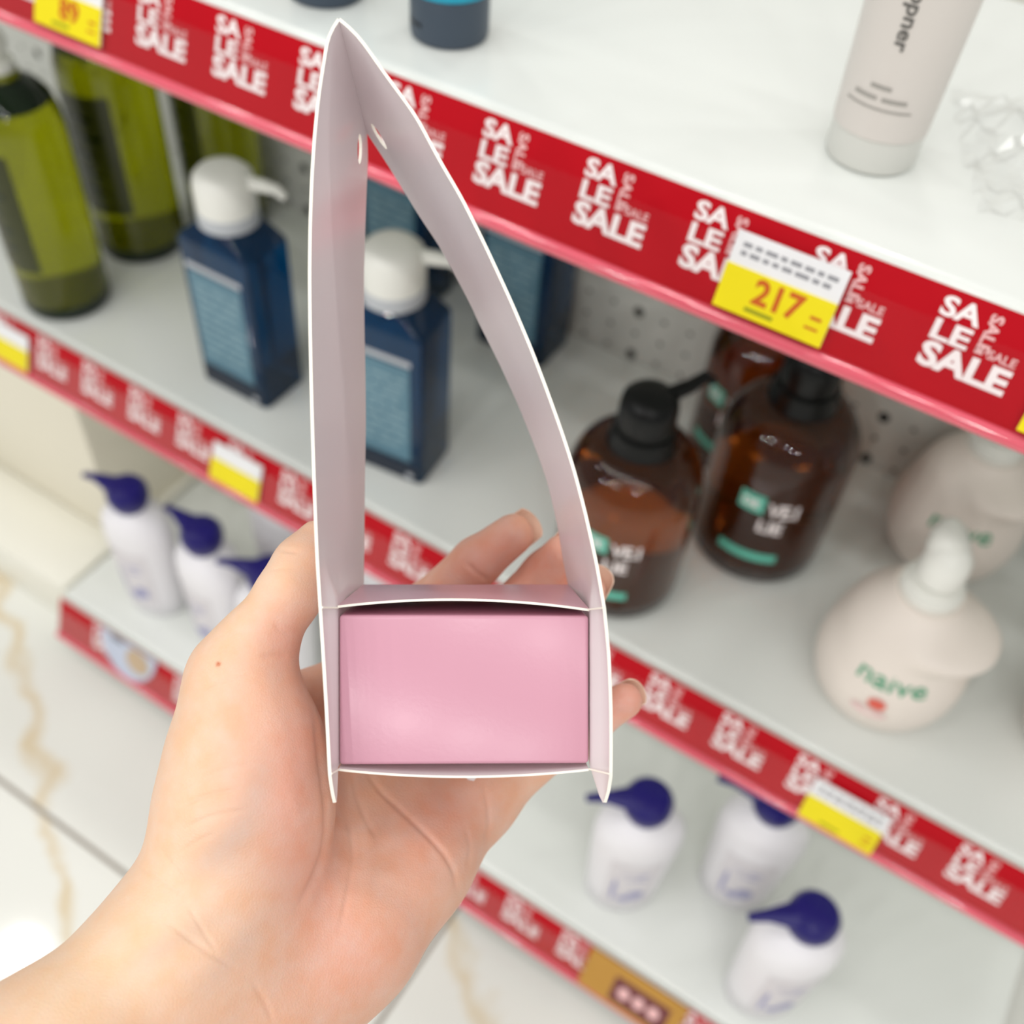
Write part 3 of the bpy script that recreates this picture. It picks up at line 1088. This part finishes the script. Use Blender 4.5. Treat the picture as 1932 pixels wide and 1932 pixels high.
def solid_from_grid(name, pts, faces, mats, thick, offset, parent, org):
    """sheet -> card of real thickness with pale cut edges"""
    me = bpy.data.meshes.new(name)
    me.from_pydata([tuple(v) for v in to_frame(pts, org)], [], faces)
    o = link(name, me, mats)
    bmt = bmesh.new()
    bmt.from_mesh(me)
    bmesh.ops.remove_doubles(bmt, verts=bmt.verts, dist=1e-6)
    bmesh.ops.recalc_face_normals(bmt, faces=bmt.faces)
    bmt.to_mesh(me)
    bmt.free()
    md = o.modifiers.new('s', 'SOLIDIFY')
    md.thickness = thick * MM
    md.offset = offset
    md.use_rim = True
    md.material_offset_rim = 1
    md.use_even_offset = True
    dg = bpy.context.evaluated_depsgraph_get()
    m2 = bpy.data.meshes.new_from_object(o.evaluated_get(dg))
    o.modifiers.clear()
    o.data = m2
    bpy.data.meshes.remove(me)
    m2.name = name
    b = bmesh.new()
    b.from_mesh(m2)
    for f in b.faces:
        f.smooth = f.material_index == 0
    for e in b.edges:
        if len(e.link_faces) == 2 and (e.calc_face_angle(0) > math.radians(35) or e.link_faces[0].material_index != e.link_faces[1].material_index):
            e.smooth = False
    b.to_mesh(m2)
    b.free()
    o.parent = parent
    return o


def smooth1(a, n):
    a = np.array(a, float)
    for _ in range(n):
        b = a.copy()
        b[1:-1] = (a[:-2] + 2 * a[1:-1] + a[2:]) / 4
        a = b
    return a


def side_panel(N, F, side, box_x_near, hole_v, hole_d):
    n = np.array([at(u, v, D_N) for u, v in N])
    f = np.array([at(u, v, D_F) for u, v in F])
    yc = -27.6                                   # crease at the roof of the box
    nu, nl = 74, 17
    ty = np.linspace(0, 1, nu)
    yn = n[0, 1] + (yc - n[0, 1]) * ty
    yf = f[0, 1] + (yc + 0.9 - f[0, 1]) * ty
    xn = smooth1(np.interp(-yn, -n[:, 1], n[:, 0]), 3)
    xf = smooth1(np.interp(-yf, -f[:, 1], f[:, 0]), 3)
    yl = np.linspace(yc, -76.2, nl)[1:]
    yn = np.concatenate([yn, yl])
    yf = np.concatenate([yf, yl + 0.9])
    xn = np.concatenate([xn, smooth1(np.interp(-yl, -n[:, 1], n[:, 0]), 2)])
    xf = np.concatenate([xf, np.full(nl - 1, xf[-1])])
    cols = np.concatenate([[0, 3, 6, 8.5, 10.5, 13, 17], np.linspace(21, 79, 21)])
    rows = len(yn)
    G = np.zeros((rows, len(cols), 3))
    for j, c in enumerate(cols):
        q = c / (D_F - D_N)
        x = xn + (xf - xn) * q
        y = yn + (yf - yn) * q
        # pulled in against the box wall from the box face backwards, easing off above the crease
        wd = math.exp(-((c - 10.5) / (4.5 if c < 10.5 else 30.0)) ** 2)
        wy = np.where(yn < yc, 1.0, np.exp(-((yn - yc) / 7.0) ** 2))
        x = x + side * (abs(np.interp(-yn, -n[:, 1], n[:, 0]) + (xf - xn) * q - box_x_near)) * -wd * wy * 0.92
        G[:, j] = np.stack([x, y, np.full(rows, -(D_N + c))], 1)
    pts = [tuple(p) for p in G.reshape(-1, 3)]
    nc = len(cols)
    # hang hole: find the block of cells around it
    target = at(0, hole_v, hole_d)[1]
    jc = int(np.argmin(abs(D_N + cols - hole_d)))
    ic = int(np.argmin(abs(G[:, jc, 1] - target)))
    hw = 2
    i0, i1, j0, j1 = ic - 3, ic + 3, jc - hw, jc + hw
    faces = []
    for i in range(rows - 1):
        for j in range(nc - 1):
            if i0 <= i < i1 and j0 <= j < j1:
                continue
            faces.append((i * nc + j, i * nc + j + 1, (i + 1) * nc + j + 1, (i + 1) * nc + j))
    loop = [(i0, j) for j in range(j0, j1)] + [(i, j1) for i in range(i0, i1)] + [(i1, j) for j in range(j1, j0, -1)] + [(i, j0) for i in range(i1, i0, -1)]
    cen = G[ic, jc]
    ts = G[ic + 3, jc] - G[ic - 3, jc]
    ts = ts / np.linalg.norm(ts)
    td = G[ic, jc + 2] - G[ic, jc - 2]
    td = td / np.linalg.norm(td)
    ring = []
    for (i, j) in loop:
        dv = G[i, j] - cen
        a = math.atan2(dv @ td, dv @ ts)
        # interpolate along the sheet at 4.6 mm from the centre
        rr = 5.0
        c_ = cen + (ts * math.cos(a) * rr) + (td * math.sin(a) * rr * 0.85)
        ring.append(len(pts))
        pts.append(tuple(c_))
    m = len(loop)
    for k in range(m):
        a, b = loop[k], loop[(k + 1) % m]
        faces.append((a[0] * nc + a[1], ring[k], ring[(k + 1) % m], b[0] * nc + b[1]))
    # foot flap below the lower crease, tapering to a rounded point near the front edge
    base = (rows - 1) * nc
    yb = G[rows - 1, 0, 1]
    js = [0, 1, 2, 3, 4]
    prev = [base + j for j in js]
    ky = np.linspace(0, 1, 7)[1:]
    for s in ky:
        y = -76.2 + (n[-1, 1] + 76.2) * s
        xx = np.interp(-y, -n[:, 1], n[:, 0])
        wid = (1 - s) ** 0.75 * 0.97 + 0.03
        cur = []
        for j in js:
            dd = 3.2 + (cols[j] - 3.2) * wid
            x = xx + (G[rows - 1, j, 0] - G[rows - 1, 0, 0]) * wid
            cur.append(len(pts))
            pts.append((x, y, -(D_N + dd)))
        for j in range(4):
            faces.append((prev[j], prev[j + 1], cur[j + 1], cur[j]))
        prev = cur
    return pts, faces


pts, faces = side_panel(LN, LF, -1, -52.3, 275, 367.0)
solid_from_grid('handle_panel', pts, faces, [M_CARD, M_CARDEDGE], 1.0, 0.0, box, BORG)
pts, faces = side_panel(RN, RF, 1, 23.5, 258, 368.0)
solid_from_grid('handle_panel', pts, faces, [M_CARD, M_CARDEDGE], 1.0, 0.0, box, BORG)

# roof panel of the sleeve, bowed up at the front, and floor panel, bowed down
def sheet(x0n, x1n, x0f, x1f, ynear, yfar, bow, dn, df, nx=24, nd=10):
    pts, faces = [], []
    for j in range(nd + 1):
        q = j / nd
        for i in range(nx + 1):
            s = i / nx
            b = bow * (1 - (2 * s - 1) ** 2) * (1 - q) ** 1.3
            pts.append(((x0n + (x0f - x0n) * q) * (1 - s) + (x1n + (x1f - x1n) * q) * s, ynear(s) * (1 - q) + yfar * q + b, -(dn + (df - dn) * q)))
    for j in range(nd):
        for i in range(nx):
            a = j * (nx + 1) + i
            faces.append((a, a + 1, a + nx + 2, a + nx + 1))
    return pts, faces


pts, faces = sheet(-51.9, 23.0, -53.9, 20.3, lambda s: -28.2 - 1.0 * s, -26.6, 2.6, 315.5, 384.0)
solid_from_grid('roof_panel', pts, faces, [M_CARDPINK, M_CARDEDGE], 0.7, 0.0, box, BORG)
pts, faces = sheet(-51.6, 22.8, -53.9, 20.3, lambda s: -76.6, -76.6, -2.1, 315.0, 384.0)
solid_from_grid('floor_panel', pts, faces, [M_CARD, M_CARDEDGE], 0.7, 0.0, box, BORG)

# score lines pressed into the side panels at the roof and the floor of the box
for pa, pb in (((604, 1146, 305.2), (634, 1147, 315.5)), ((621, 1460, 305.2), (637, 1451, 315.0)), ((1142, 1147, 305.2), (1113, 1150, 315.5)), ((1153, 1460, 305.2), (1115, 1451, 315.0))):
    bm = bmesh.new()
    sg = 1 if pa[0] < 900 else -1
    a, c = to_frame([at(*pa) + np.array([0.62 * sg, 0, 0]), at(*pb) + np.array([0.55 * sg, 0, 0])], BORG)
    tube_path(bm, [a, a.lerp(c, 0.5), c], [0.00028] * 3, seg=8)
    finish(bm, 'score_line', M_CARDEDGE, box)

# pointed corner of the rear flap peeping out under the floor panel
pts = [at(u, v, 384.6) for u, v in ((800, 1364), (980, 1364), (940, 1420), (893, 1474), (886, 1474), (840, 1420))]
solid_from_grid('rear_flap', pts, [(0, 1, 2, 3, 4, 5)], [M_CARD, M_CARDEDGE], 0.6, 0.0, box, BORG)

# closed inner box with its tucked end flap
bm = bmesh.new()
near = [(-51.6, -75.6, -316.6), (22.9, -75.2, -316.6), (22.9, -31.0, -316.6), (-51.6, -30.8, -316.6)]
far = [(-53.6, -75.4, -384), (20.2, -75.4, -384), (20.2, -28.6, -384), (-53.6, -28.4, -384)]
va = [bm.verts.new(v) for v in to_frame(near, BORG)]
vb = [bm.verts.new(v) for v in to_frame(far, BORG)]
fs = [bm.faces.new(va), bm.faces.new(list(reversed(vb)))]
for i in range(4):
    j = (i + 1) % 4
    fs.append(bm.faces.new((va[j], va[i], vb[i], vb[j])))
bmesh.ops.bevel(bm, geom=list(bm.edges), offset=0.0011, segments=4, profile=0.5, affect='EDGES')
bmesh.ops.recalc_face_normals(bm, faces=bm.faces)
finish(bm, 'end_flap', M_PINK, box, smooth=50)


# ------------------------------------------------------------------ the hand
def round_cone(p, a, b, r1, r2):
    ba = b - a
    l2 = ba @ ba
    rr = r1 - r2
    a2 = l2 - rr * rr
    il2 = 1 / l2
    pa = p - a
    y = pa @ ba
    z = y - l2
    w = pa * l2 - y[:, None] * ba
    x2 = np.einsum('ij,ij->i', w, w)
    y2 = y * y * l2
    z2 = z * z * l2
    k = np.sign(rr) * rr * rr * x2
    out = (np.sqrt(x2 * a2 * il2) + y * rr) * il2 - r1
    m1 = np.sign(z) * a2 * z2 > k
    m2 = np.sign(y) * a2 * y2 < k
    out = np.where(m2, np.sqrt(x2 + y2) * il2 - r1, out)
    out = np.where(m1, np.sqrt(x2 + z2) * il2 - r2, out)
    return out


def smin(a, b, k):
    h = np.maximum(k - np.abs(a - b), 0) / k
    return np.minimum(a, b) - h * h * k * 0.25


HP = []                                         # (a, b, ra, rb, blend)


def bone(p, q, ra, rb, k):
    HP.append((at(*p), at(*q), ra, rb, k))


# forearm and wrist
bone((-560, 2700, 246), (60, 2085, 290), 30, 29.5, 10)
bone((60, 2085, 290), (360, 1795, 326), 29.5, 25.5, 14)
bone((360, 1795, 326), (470, 1690, 345), 25.5, 24, 16)
bone((210, 2150, 300), (520, 1880, 338), 28, 22, 16)
# heel of the palm, little-finger side
bone((520, 1880, 338), (655, 1765, 352), 22, 21, 16)
bone((655, 1765, 352), (775, 1635, 372), 21, 18, 16)
bone((775, 1635, 372), (895, 1515, 396), 18, 14.5, 14)
# ball of the thumb
bone((430, 1690, 335), (462, 1520, 336), 24, 25.5, 16)
bone((462, 1520, 336), (466, 1400, 338), 25.5, 21.5, 12)
bone((466, 1400, 338), (458, 1285, 340), 21.5, 16.0, 10)
# thumb
bone((452, 1280, 340), (484, 1215, 341), 15.6, 11.8, 8)
bone((484, 1215, 341), (546, 1120, 342), 11.6, 10.2, 5)
bone((546, 1120, 342), (570, 1066, 346), 10.2, 9.0, 4)
bone((570, 1066, 346), (597, 1018, 352), 9.0, 6.6, 4)
# palm
bone((480, 1690, 352), (672, 1330, 409), 17, 13.5, 16)
bone((540, 1700, 356), (752, 1375, 408), 17, 13.5, 16)
bone((600, 1710, 360), (828, 1440, 406), 17, 13.5, 16)
bone((515, 1335, 370), (655, 1290, 408), 9.5, 11.0, 9)
bone((600, 1500, 388), (680, 1420, 406), 13, 13, 16)
# index finger
bone((672, 1320, 409), (802, 1150, 412), 12.8, 10.4, 9)
bone((802, 1150, 412), (900, 1060, 410), 10.0, 9.5, 3)
bone((900, 1060, 410), (968, 1008, 405), 9.5, 8.0, 3)
# middle finger
bone((752, 1365, 408), (925, 1190, 416), 12.8, 10.2, 9)
bone((925, 1190, 416), (1030, 1082, 414), 9.8, 9.0, 3)
bone((1030, 1082, 414), (1062, 1044, 408), 9.0, 7.6, 3)
# ring finger
bone((828, 1430, 406), (1000, 1262, 414), 12.2, 9.6, 9)
bone((1000, 1262, 414), (1080, 1165, 412), 9.4, 8.6, 3)
bone((1080, 1165, 412), (1108, 1116, 406), 8.6, 7.3, 3)
# little finger
bone((895, 1515, 398), (1045, 1400, 404), 12.4, 9.6, 9)
bone((1045, 1400, 404), (1120, 1355, 400), 9.2, 8.0, 3)
bone((1120, 1355, 400), (1178, 1322, 394), 8.0, 6.8, 3)

HH = 1.3
lo = np.array([-235.0, -245.0, -440.0])
hi = np.array([62.0, 22.0, -205.0])
nn = np.ceil((hi - lo) / HH).astype(int) + 1
ax = [lo[i] + HH * np.arange(nn[i]) for i in range(3)]
FLD = np.full(nn, 30.0, np.float64)
for a, b, ra, rb, k in HP:
    r = max(ra, rb) + 20
    mn = np.minimum(a, b) - r
    mx_ = np.maximum(a, b) + r
    s = [slice(max(0, int((mn[i] - lo[i]) / HH)), min(nn[i], int((mx_[i] - lo[i]) / HH) + 2)) for i in range(3)]
    if any(q.start >= q.stop for q in s):
        continue
    g = np.stack(np.meshgrid(ax[0][s[0]], ax[1][s[1]], ax[2][s[2]], indexing='ij'), -1)
    d = round_cone(g.reshape(-1, 3), a, b, ra, rb).reshape(g.shape[:3])
    FLD[s[0], s[1], s[2]] = smin(FLD[s[0], s[1], s[2]], d, k)


def surface_nets(F, lo, h):
    ins = F < 0
    nx, ny, nz = F.shape
    c = np.zeros((nx - 1, ny - 1, nz - 1), np.int8)
    for dx in (0, 1):
        for dy in (0, 1):
            for dz in (0, 1):
                c += ins[dx:nx - 1 + dx, dy:ny - 1 + dy, dz:nz - 1 + dz]
    act = (c > 0) & (c < 8)
    idx = np.full(act.shape, -1, np.int64)
    cells = np.argwhere(act)
    idx[act] = np.arange(len(cells))
    acc = np.zeros((len(cells), 3))
    cnt = np.zeros(len(cells))
    corners = [(0, 0, 0), (1, 0, 0), (0, 1, 0), (1, 1, 0), (0, 0, 1), (1, 0, 1), (0, 1, 1), (1, 1, 1)]
    for i in range(8):
        for j in range(i + 1, 8):
            ci, cj = np.array(corners[i]), np.array(corners[j])
            if np.abs(ci - cj).sum() != 1:
                continue
            fi = F[tuple((cells + ci).T)]
            fj = F[tuple((cells + cj).T)]
            m = (fi < 0) != (fj < 0)
            t = np.where(m, fi / np.where(fi == fj, 1, fi - fj), 0)
            acc += m[:, None] * (ci + t[:, None] * (cj - ci))
            cnt += m
    v = lo + h * (cells + acc / cnt[:, None])
    quads = []
    for axis in range(3):
        sl0 = [slice(None)] * 3
        sl1 = [slice(None)] * 3
        sl0[axis] = slice(0, -1)
        sl1[axis] = slice(1, None)
        A, B = ins[tuple(sl0)], ins[tuple(sl1)]
        e = np.argwhere(A != B)
        o1, o2 = [(1, 2), (2, 0), (0, 1)][axis]
        ok = (e[:, o1] > 0) & (e[:, o2] > 0) & (e[:, o1] < F.shape[o1] - 1) & (e[:, o2] < F.shape[o2] - 1)
        e = e[ok]
        d1 = np.zeros(3, int)
        d1[o1] = 1
        d2 = np.zeros(3, int)
        d2[o2] = 1
        q = np.stack([idx[tuple((e - d1 - d2).T)], idx[tuple((e - d2).T)], idx[tuple(e.T)], idx[tuple((e - d1).T)]], 1)
        flip = ~A[tuple(e.T)]
        q[flip] = q[flip][:, ::-1]
        quads.append(q)
    return v, np.concatenate(quads)


HV, HQ = surface_nets(FLD, lo, HH)
del FLD
HORG = at(430, 1760, 330)
me = bpy.data.meshes.new('person')
me.from_pydata([tuple(p) for p in (HV - HORG) * MM], [], [tuple(int(i) for i in q) for q in HQ])
hand = bpy.data.objects.new('person', me)
COL.objects.link(hand)
md = hand.modifiers.new('a', 'SMOOTH')
md.iterations = 4
md.factor = 0.5
md = hand.modifiers.new('b', 'SUBSURF')
md.levels = 1
md.render_levels = 1
dg = bpy.context.evaluated_depsgraph_get()
m2 = bpy.data.meshes.new_from_object(hand.evaluated_get(dg))
hand.modifiers.clear()
hand.data = m2
bpy.data.meshes.remove(me)
m2.name = 'person'
nv = len(m2.vertices)
co = np.zeros(nv * 3)
m2.vertices.foreach_get('co', co)
co = co.reshape(-1, 3) / MM + HORG
no = np.zeros(nv * 3)
m2.vertices.foreach_get('normal', no)
no = no.reshape(-1, 3)
uu = 966 + co[:, 0] / -co[:, 2] * FPX
vv = 966 - co[:, 1] / -co[:, 2] * FPX
facing = np.clip((no[:, 2] - 0.05) * 4, 0, 1)      # palm side of the skin

CREASES = [
    ([(690, 1455), (716, 1491), (763, 1535), (806, 1575), (839, 1611), (857, 1643), (862, 1680)], 1.0, 0.75),
    ([(664, 1440), (672, 1500), (690, 1545), (715, 1590)], 1.0, 0.35),
    ([(596, 1290), (598, 1360), (606, 1440), (616, 1510), (618, 1560), (612, 1610), (592, 1660), (560, 1715)], 1.3, 0.95),
    ([(650, 1530), (662, 1570), (668, 1620), (655, 1690), (640, 1760)], 1.0, 0.3),
    ([(337, 1522), (390, 1500), (460, 1486)], 0.8, 0.28),
    ([(348, 1562), (400, 1538), (467, 1527)], 0.8, 0.30),
    ([(340, 1609), (370, 1588), (406, 1572)], 0.8, 0.26),
    ([(372, 1470), (420, 1452), (480, 1440)], 0.8, 0.20),
    ([(330, 1490), (385, 1470), (450, 1452)], 0.7, 0.16),
    ([(370, 1302), (420, 1285), (480, 1274)], 0.8, 0.22),
    ([(264, 1634), (305, 1660), (355, 1696)], 0.9, 0.26),
    ([(300, 1600), (330, 1640), (352, 1672)], 0.8, 0.18),
    ([(315, 1739), (362, 1775), (405, 1805), (446, 1826)], 1.0, 0.30),
    ([(350, 1700), (385, 1760), (412, 1800)], 0.8, 0.22),
    ([(475, 1850), (500, 1890), (516, 1930)], 1.0, 0.2),
    ([(913, 1480), (922, 1525), (924, 1560), (914, 1590)], 0.9, 0.40),
    ([(880, 1560), (888, 1600), (882, 1640)], 0.9, 0.22),
    ([(525, 1036), (545, 1040), (566, 1042)], 0.7, 0.30),
    ([(505, 1075), (530, 1072), (556, 1070)], 0.7, 0.16),
    ([(552, 1200), (530, 1190), (515, 1175)], 0.8, 0.2),
    ([(545, 1240), (520, 1236), (490, 1240)], 1.0, 0.4),
    ([(878, 1060), (900, 1082), (925, 1098)], 0.9, 0.35),
    ([(1060, 1115), (1075, 1125)], 0.9, 0.3),
]
disp = np.zeros(nv)
for pl, w, dep in CREASES:
    pl = np.array(pl, float)
    # densify with a smooth curve
    t = np.linspace(0, len(pl) - 1, 8 * len(pl))
    px_, py_ = smooth1(np.interp(t, range(len(pl)), pl[:, 0]), 6), smooth1(np.interp(t, range(len(pl)), pl[:, 1]), 6)
    pxs = w * 5.6
    dep = dep * (1.7 if dep < 0.38 else 1.15)
    sel = np.where((uu > px_.min() - 5 * pxs) & (uu < px_.max() + 5 * pxs) & (vv > py_.min() - 5 * pxs) & (vv < py_.max() + 5 * pxs))[0]
    if not len(sel):
        continue
    best = np.full(len(sel), 1e9)
    wt = np.zeros(len(sel))
    for i in range(len(px_) - 1):
        ex, ey = px_[i + 1] - px_[i], py_[i + 1] - py_[i]
        l2 = ex * ex + ey * ey + 1e-9
        q = np.clip(((uu[sel] - px_[i]) * ex + (vv[sel] - py_[i]) * ey) / l2, 0, 1)
        d2 = (uu[sel] - px_[i] - q * ex) ** 2 + (vv[sel] - py_[i] - q * ey) ** 2
        tt = (i + q) / (len(px_) - 1)
        b = d2 < best
        best = np.where(b, d2, best)
        wt = np.where(b, np.clip(4.5 * np.minimum(tt, 1 - tt) + 0.15, 0, 1), wt)
    g = np.exp(-best / pxs ** 2) - 0.12 * np.exp(-best / (pxs * 2.6) ** 2)
    disp[sel] -= dep * wt * g * facing[sel]
co2 = co + no * disp[:, None]
m2.vertices.foreach_set('co', (((co2 - HORG) * MM).reshape(-1)))

# skin tone: rosier palm pads and finger ends, paler forearm and thumb back, bluish veins at the wrist
def blob(u, v, ru, rv, ang=0):
    c, s = math.cos(math.radians(ang)), math.sin(math.radians(ang))
    x, y = (uu - u) * c + (vv - v) * s, -(uu - u) * s + (vv - v) * c
    return np.exp(-(x / ru) ** 2 - (y / rv) ** 2)


rosy = 0.5 * blob(690, 1800, 190, 130, -40) + 0.6 * blob(560, 1450, 90, 190, 10) + 0.55 * blob(840, 1540, 140, 110, -40) + 0.8 * blob(1180, 1320, 110, 70, -30) \
    + 0.6 * blob(880, 1080, 130, 90, -40) + 0.7 * blob(1080, 1090, 120, 120) + 0.45 * blob(540, 1200, 60, 70) + 0.4 * blob(590, 1650, 90, 120)
pale = 0.9 * blob(150, 1850, 330, 150, -40) + 0.6 * blob(480, 1120, 130, 60, -55) + 0.5 * blob(350, 1430, 70, 240, 12) + 0.3 * blob(700, 1700, 60, 80)
vein = 0.5 * blob(420, 1600, 34, 80, 50) + 0.4 * blob(480, 1500, 30, 90, 20) + 0.3 * blob(340, 1770, 22, 100, 60) + 0.35 * blob(440, 1800, 26, 100, 40)
mole = 1.2 * blob(412, 1253, 4.0, 4.0)
base = np.array(lin((229, 186, 160))[:3])
c_r = np.array(lin((224, 158, 143))[:3])
c_p = np.array(lin((240, 208, 176))[:3])
c_v = np.array(lin((196, 170, 158))[:3])
c_m = np.array(lin((196, 112, 78))[:3])
skin = np.repeat(base[None], nv, 0)
for wgt, cc in ((pale, c_p), (rosy, c_r), (vein, c_v), (mole, c_m)):
    wgt = np.clip(wgt, 0, 1)[:, None]
    skin = skin * (1 - wgt) + cc * wgt
ca = m2.color_attributes.new('skin_tone', 'FLOAT_COLOR', 'POINT')
ca.data.foreach_set('color', np.concatenate([skin, np.ones((nv, 1))], 1).astype(np.float32).reshape(-1))
m2.polygons.foreach_set('use_smooth', [True] * len(m2.polygons))

ms = bpy.data.materials.new('skin')
ms.use_nodes = True
nt = ms.node_tree
b = nt.nodes['Principled BSDF']
at_ = nt.nodes.new('ShaderNodeAttribute')
at_.attribute_name = 'skin_tone'
tc = nt.nodes.new('ShaderNodeTexCoord')
nz = nt.nodes.new('ShaderNodeTexNoise')
nz.inputs['Scale'].default_value = 130
nz.inputs['Detail'].default_value = 5
nt.links.new(tc.outputs['Object'], nz.inputs['Vector'])
hs = nt.nodes.new('ShaderNodeHueSaturation')
mr = nt.nodes.new('ShaderNodeMapRange')
mr.inputs['From Min'].default_value = 0.3
mr.inputs['From Max'].default_value = 0.7
mr.inputs['To Min'].default_value = 0.92
mr.inputs['To Max'].default_value = 1.12
nt.links.new(nz.outputs['Fac'], mr.inputs['Value'])
nt.links.new(mr.outputs[0], hs.inputs['Saturation'])
nt.links.new(at_.outputs['Color'], hs.inputs['Color'])
nt.links.new(hs.outputs[0], b.inputs['Base Color'])
b.inputs['Roughness'].default_value = 0.46
b.inputs['Specular IOR Level'].default_value = 0.4
b.inputs['Subsurface Weight'].default_value = 0.22
b.inputs['Subsurface Radius'].default_value = (1.0, 0.35, 0.18)
b.inputs['Subsurface Scale'].default_value = 0.004
vo = nt.nodes.new('ShaderNodeTexVoronoi')
vo.inputs['Scale'].default_value = 1500
nt.links.new(tc.outputs['Object'], vo.inputs['Vector'])
n3 = nt.nodes.new('ShaderNodeTexNoise')
n3.inputs['Scale'].default_value = 420
n3.inputs['Detail'].default_value = 4
nt.links.new(tc.outputs['Object'], n3.inputs['Vector'])
ad = nt.nodes.new('ShaderNodeMath')
ad.operation = 'ADD'
nt.links.new(vo.outputs['Distance'], ad.inputs[0])
nt.links.new(n3.outputs['Fac'], ad.inputs[1])
bp = nt.nodes.new('ShaderNodeBump')
bp.inputs['Strength'].default_value = 0.16
bp.inputs['Distance'].default_value = 0.0006
nt.links.new(ad.outputs[0], bp.inputs['Height'])
nt.links.new(bp.outputs['Normal'], b.inputs['Normal'])
m2.materials.append(ms)
hand.matrix_world = M_CAM @ Matrix.Translation(Vector([float(q) for q in HORG]) * MM)
tag(hand, 'person reaching a bare left hand from the lower left, palm up, holding the pink carton', 'person')

# fingernails, curved plates on the far side of the finger ends
M_NAIL = mat('nail', (232, 200, 178), rough=0.25, var=0.03, coat=0.4, sss=0.0)


def nail(base_p, tip_p, r, out, length=11.0, over=2.2, half=58):
    a, t = at(*base_p), at(*tip_p)
    d = (t - a) / np.linalg.norm(t - a)
    o = np.array(out, float)
    o -= d * (o @ d)
    o /= np.linalg.norm(o)
    s = np.cross(d, o)
    pts, faces = [], []
    nu_, nv_ = 10, 8
    for j in range(nv_ + 1):
        q = j / nv_
        for i in range(nu_ + 1):
            e = (i / nu_ * 2 - 1)
            th = math.radians(half) * e
            # rounded free edge
            z = -length + r + (length + over) * q - (1.6 * e * e if q > 0.5 else 0) * (q - 0.5) * 2
            rr = r + 0.35 - 0.9 * max(0, q - 0.55) ** 1.5
            pts.append(tuple(t + d * z + (o * math.cos(th) + s * math.sin(th)) * rr))
    for j in range(nv_):
        for i in range(nu_):
            k = j * (nu_ + 1) + i
            faces.append((k, k + 1, k + nu_ + 2, k + nu_ + 1))
    solid_from_grid('fingernail', pts, faces, [M_NAIL, M_NAIL], 0.5, 0.0, hand, HORG)


nail((900, 1060, 410), (968, 1008, 405), 7.7, (0.6, 0.2, -1.0), over=1.6)
nail((1030, 1082, 414), (1062, 1044, 408), 7.4, (0.3, 0.3, -1.0))
nail((1080, 1165, 412), (1108, 1116, 406), 7.1, (0.75, 0.35, -0.8))
nail((1120, 1355, 400), (1178, 1322, 394), 6.3, (-0.15, -0.1, -1.0), length=8, over=0.3)
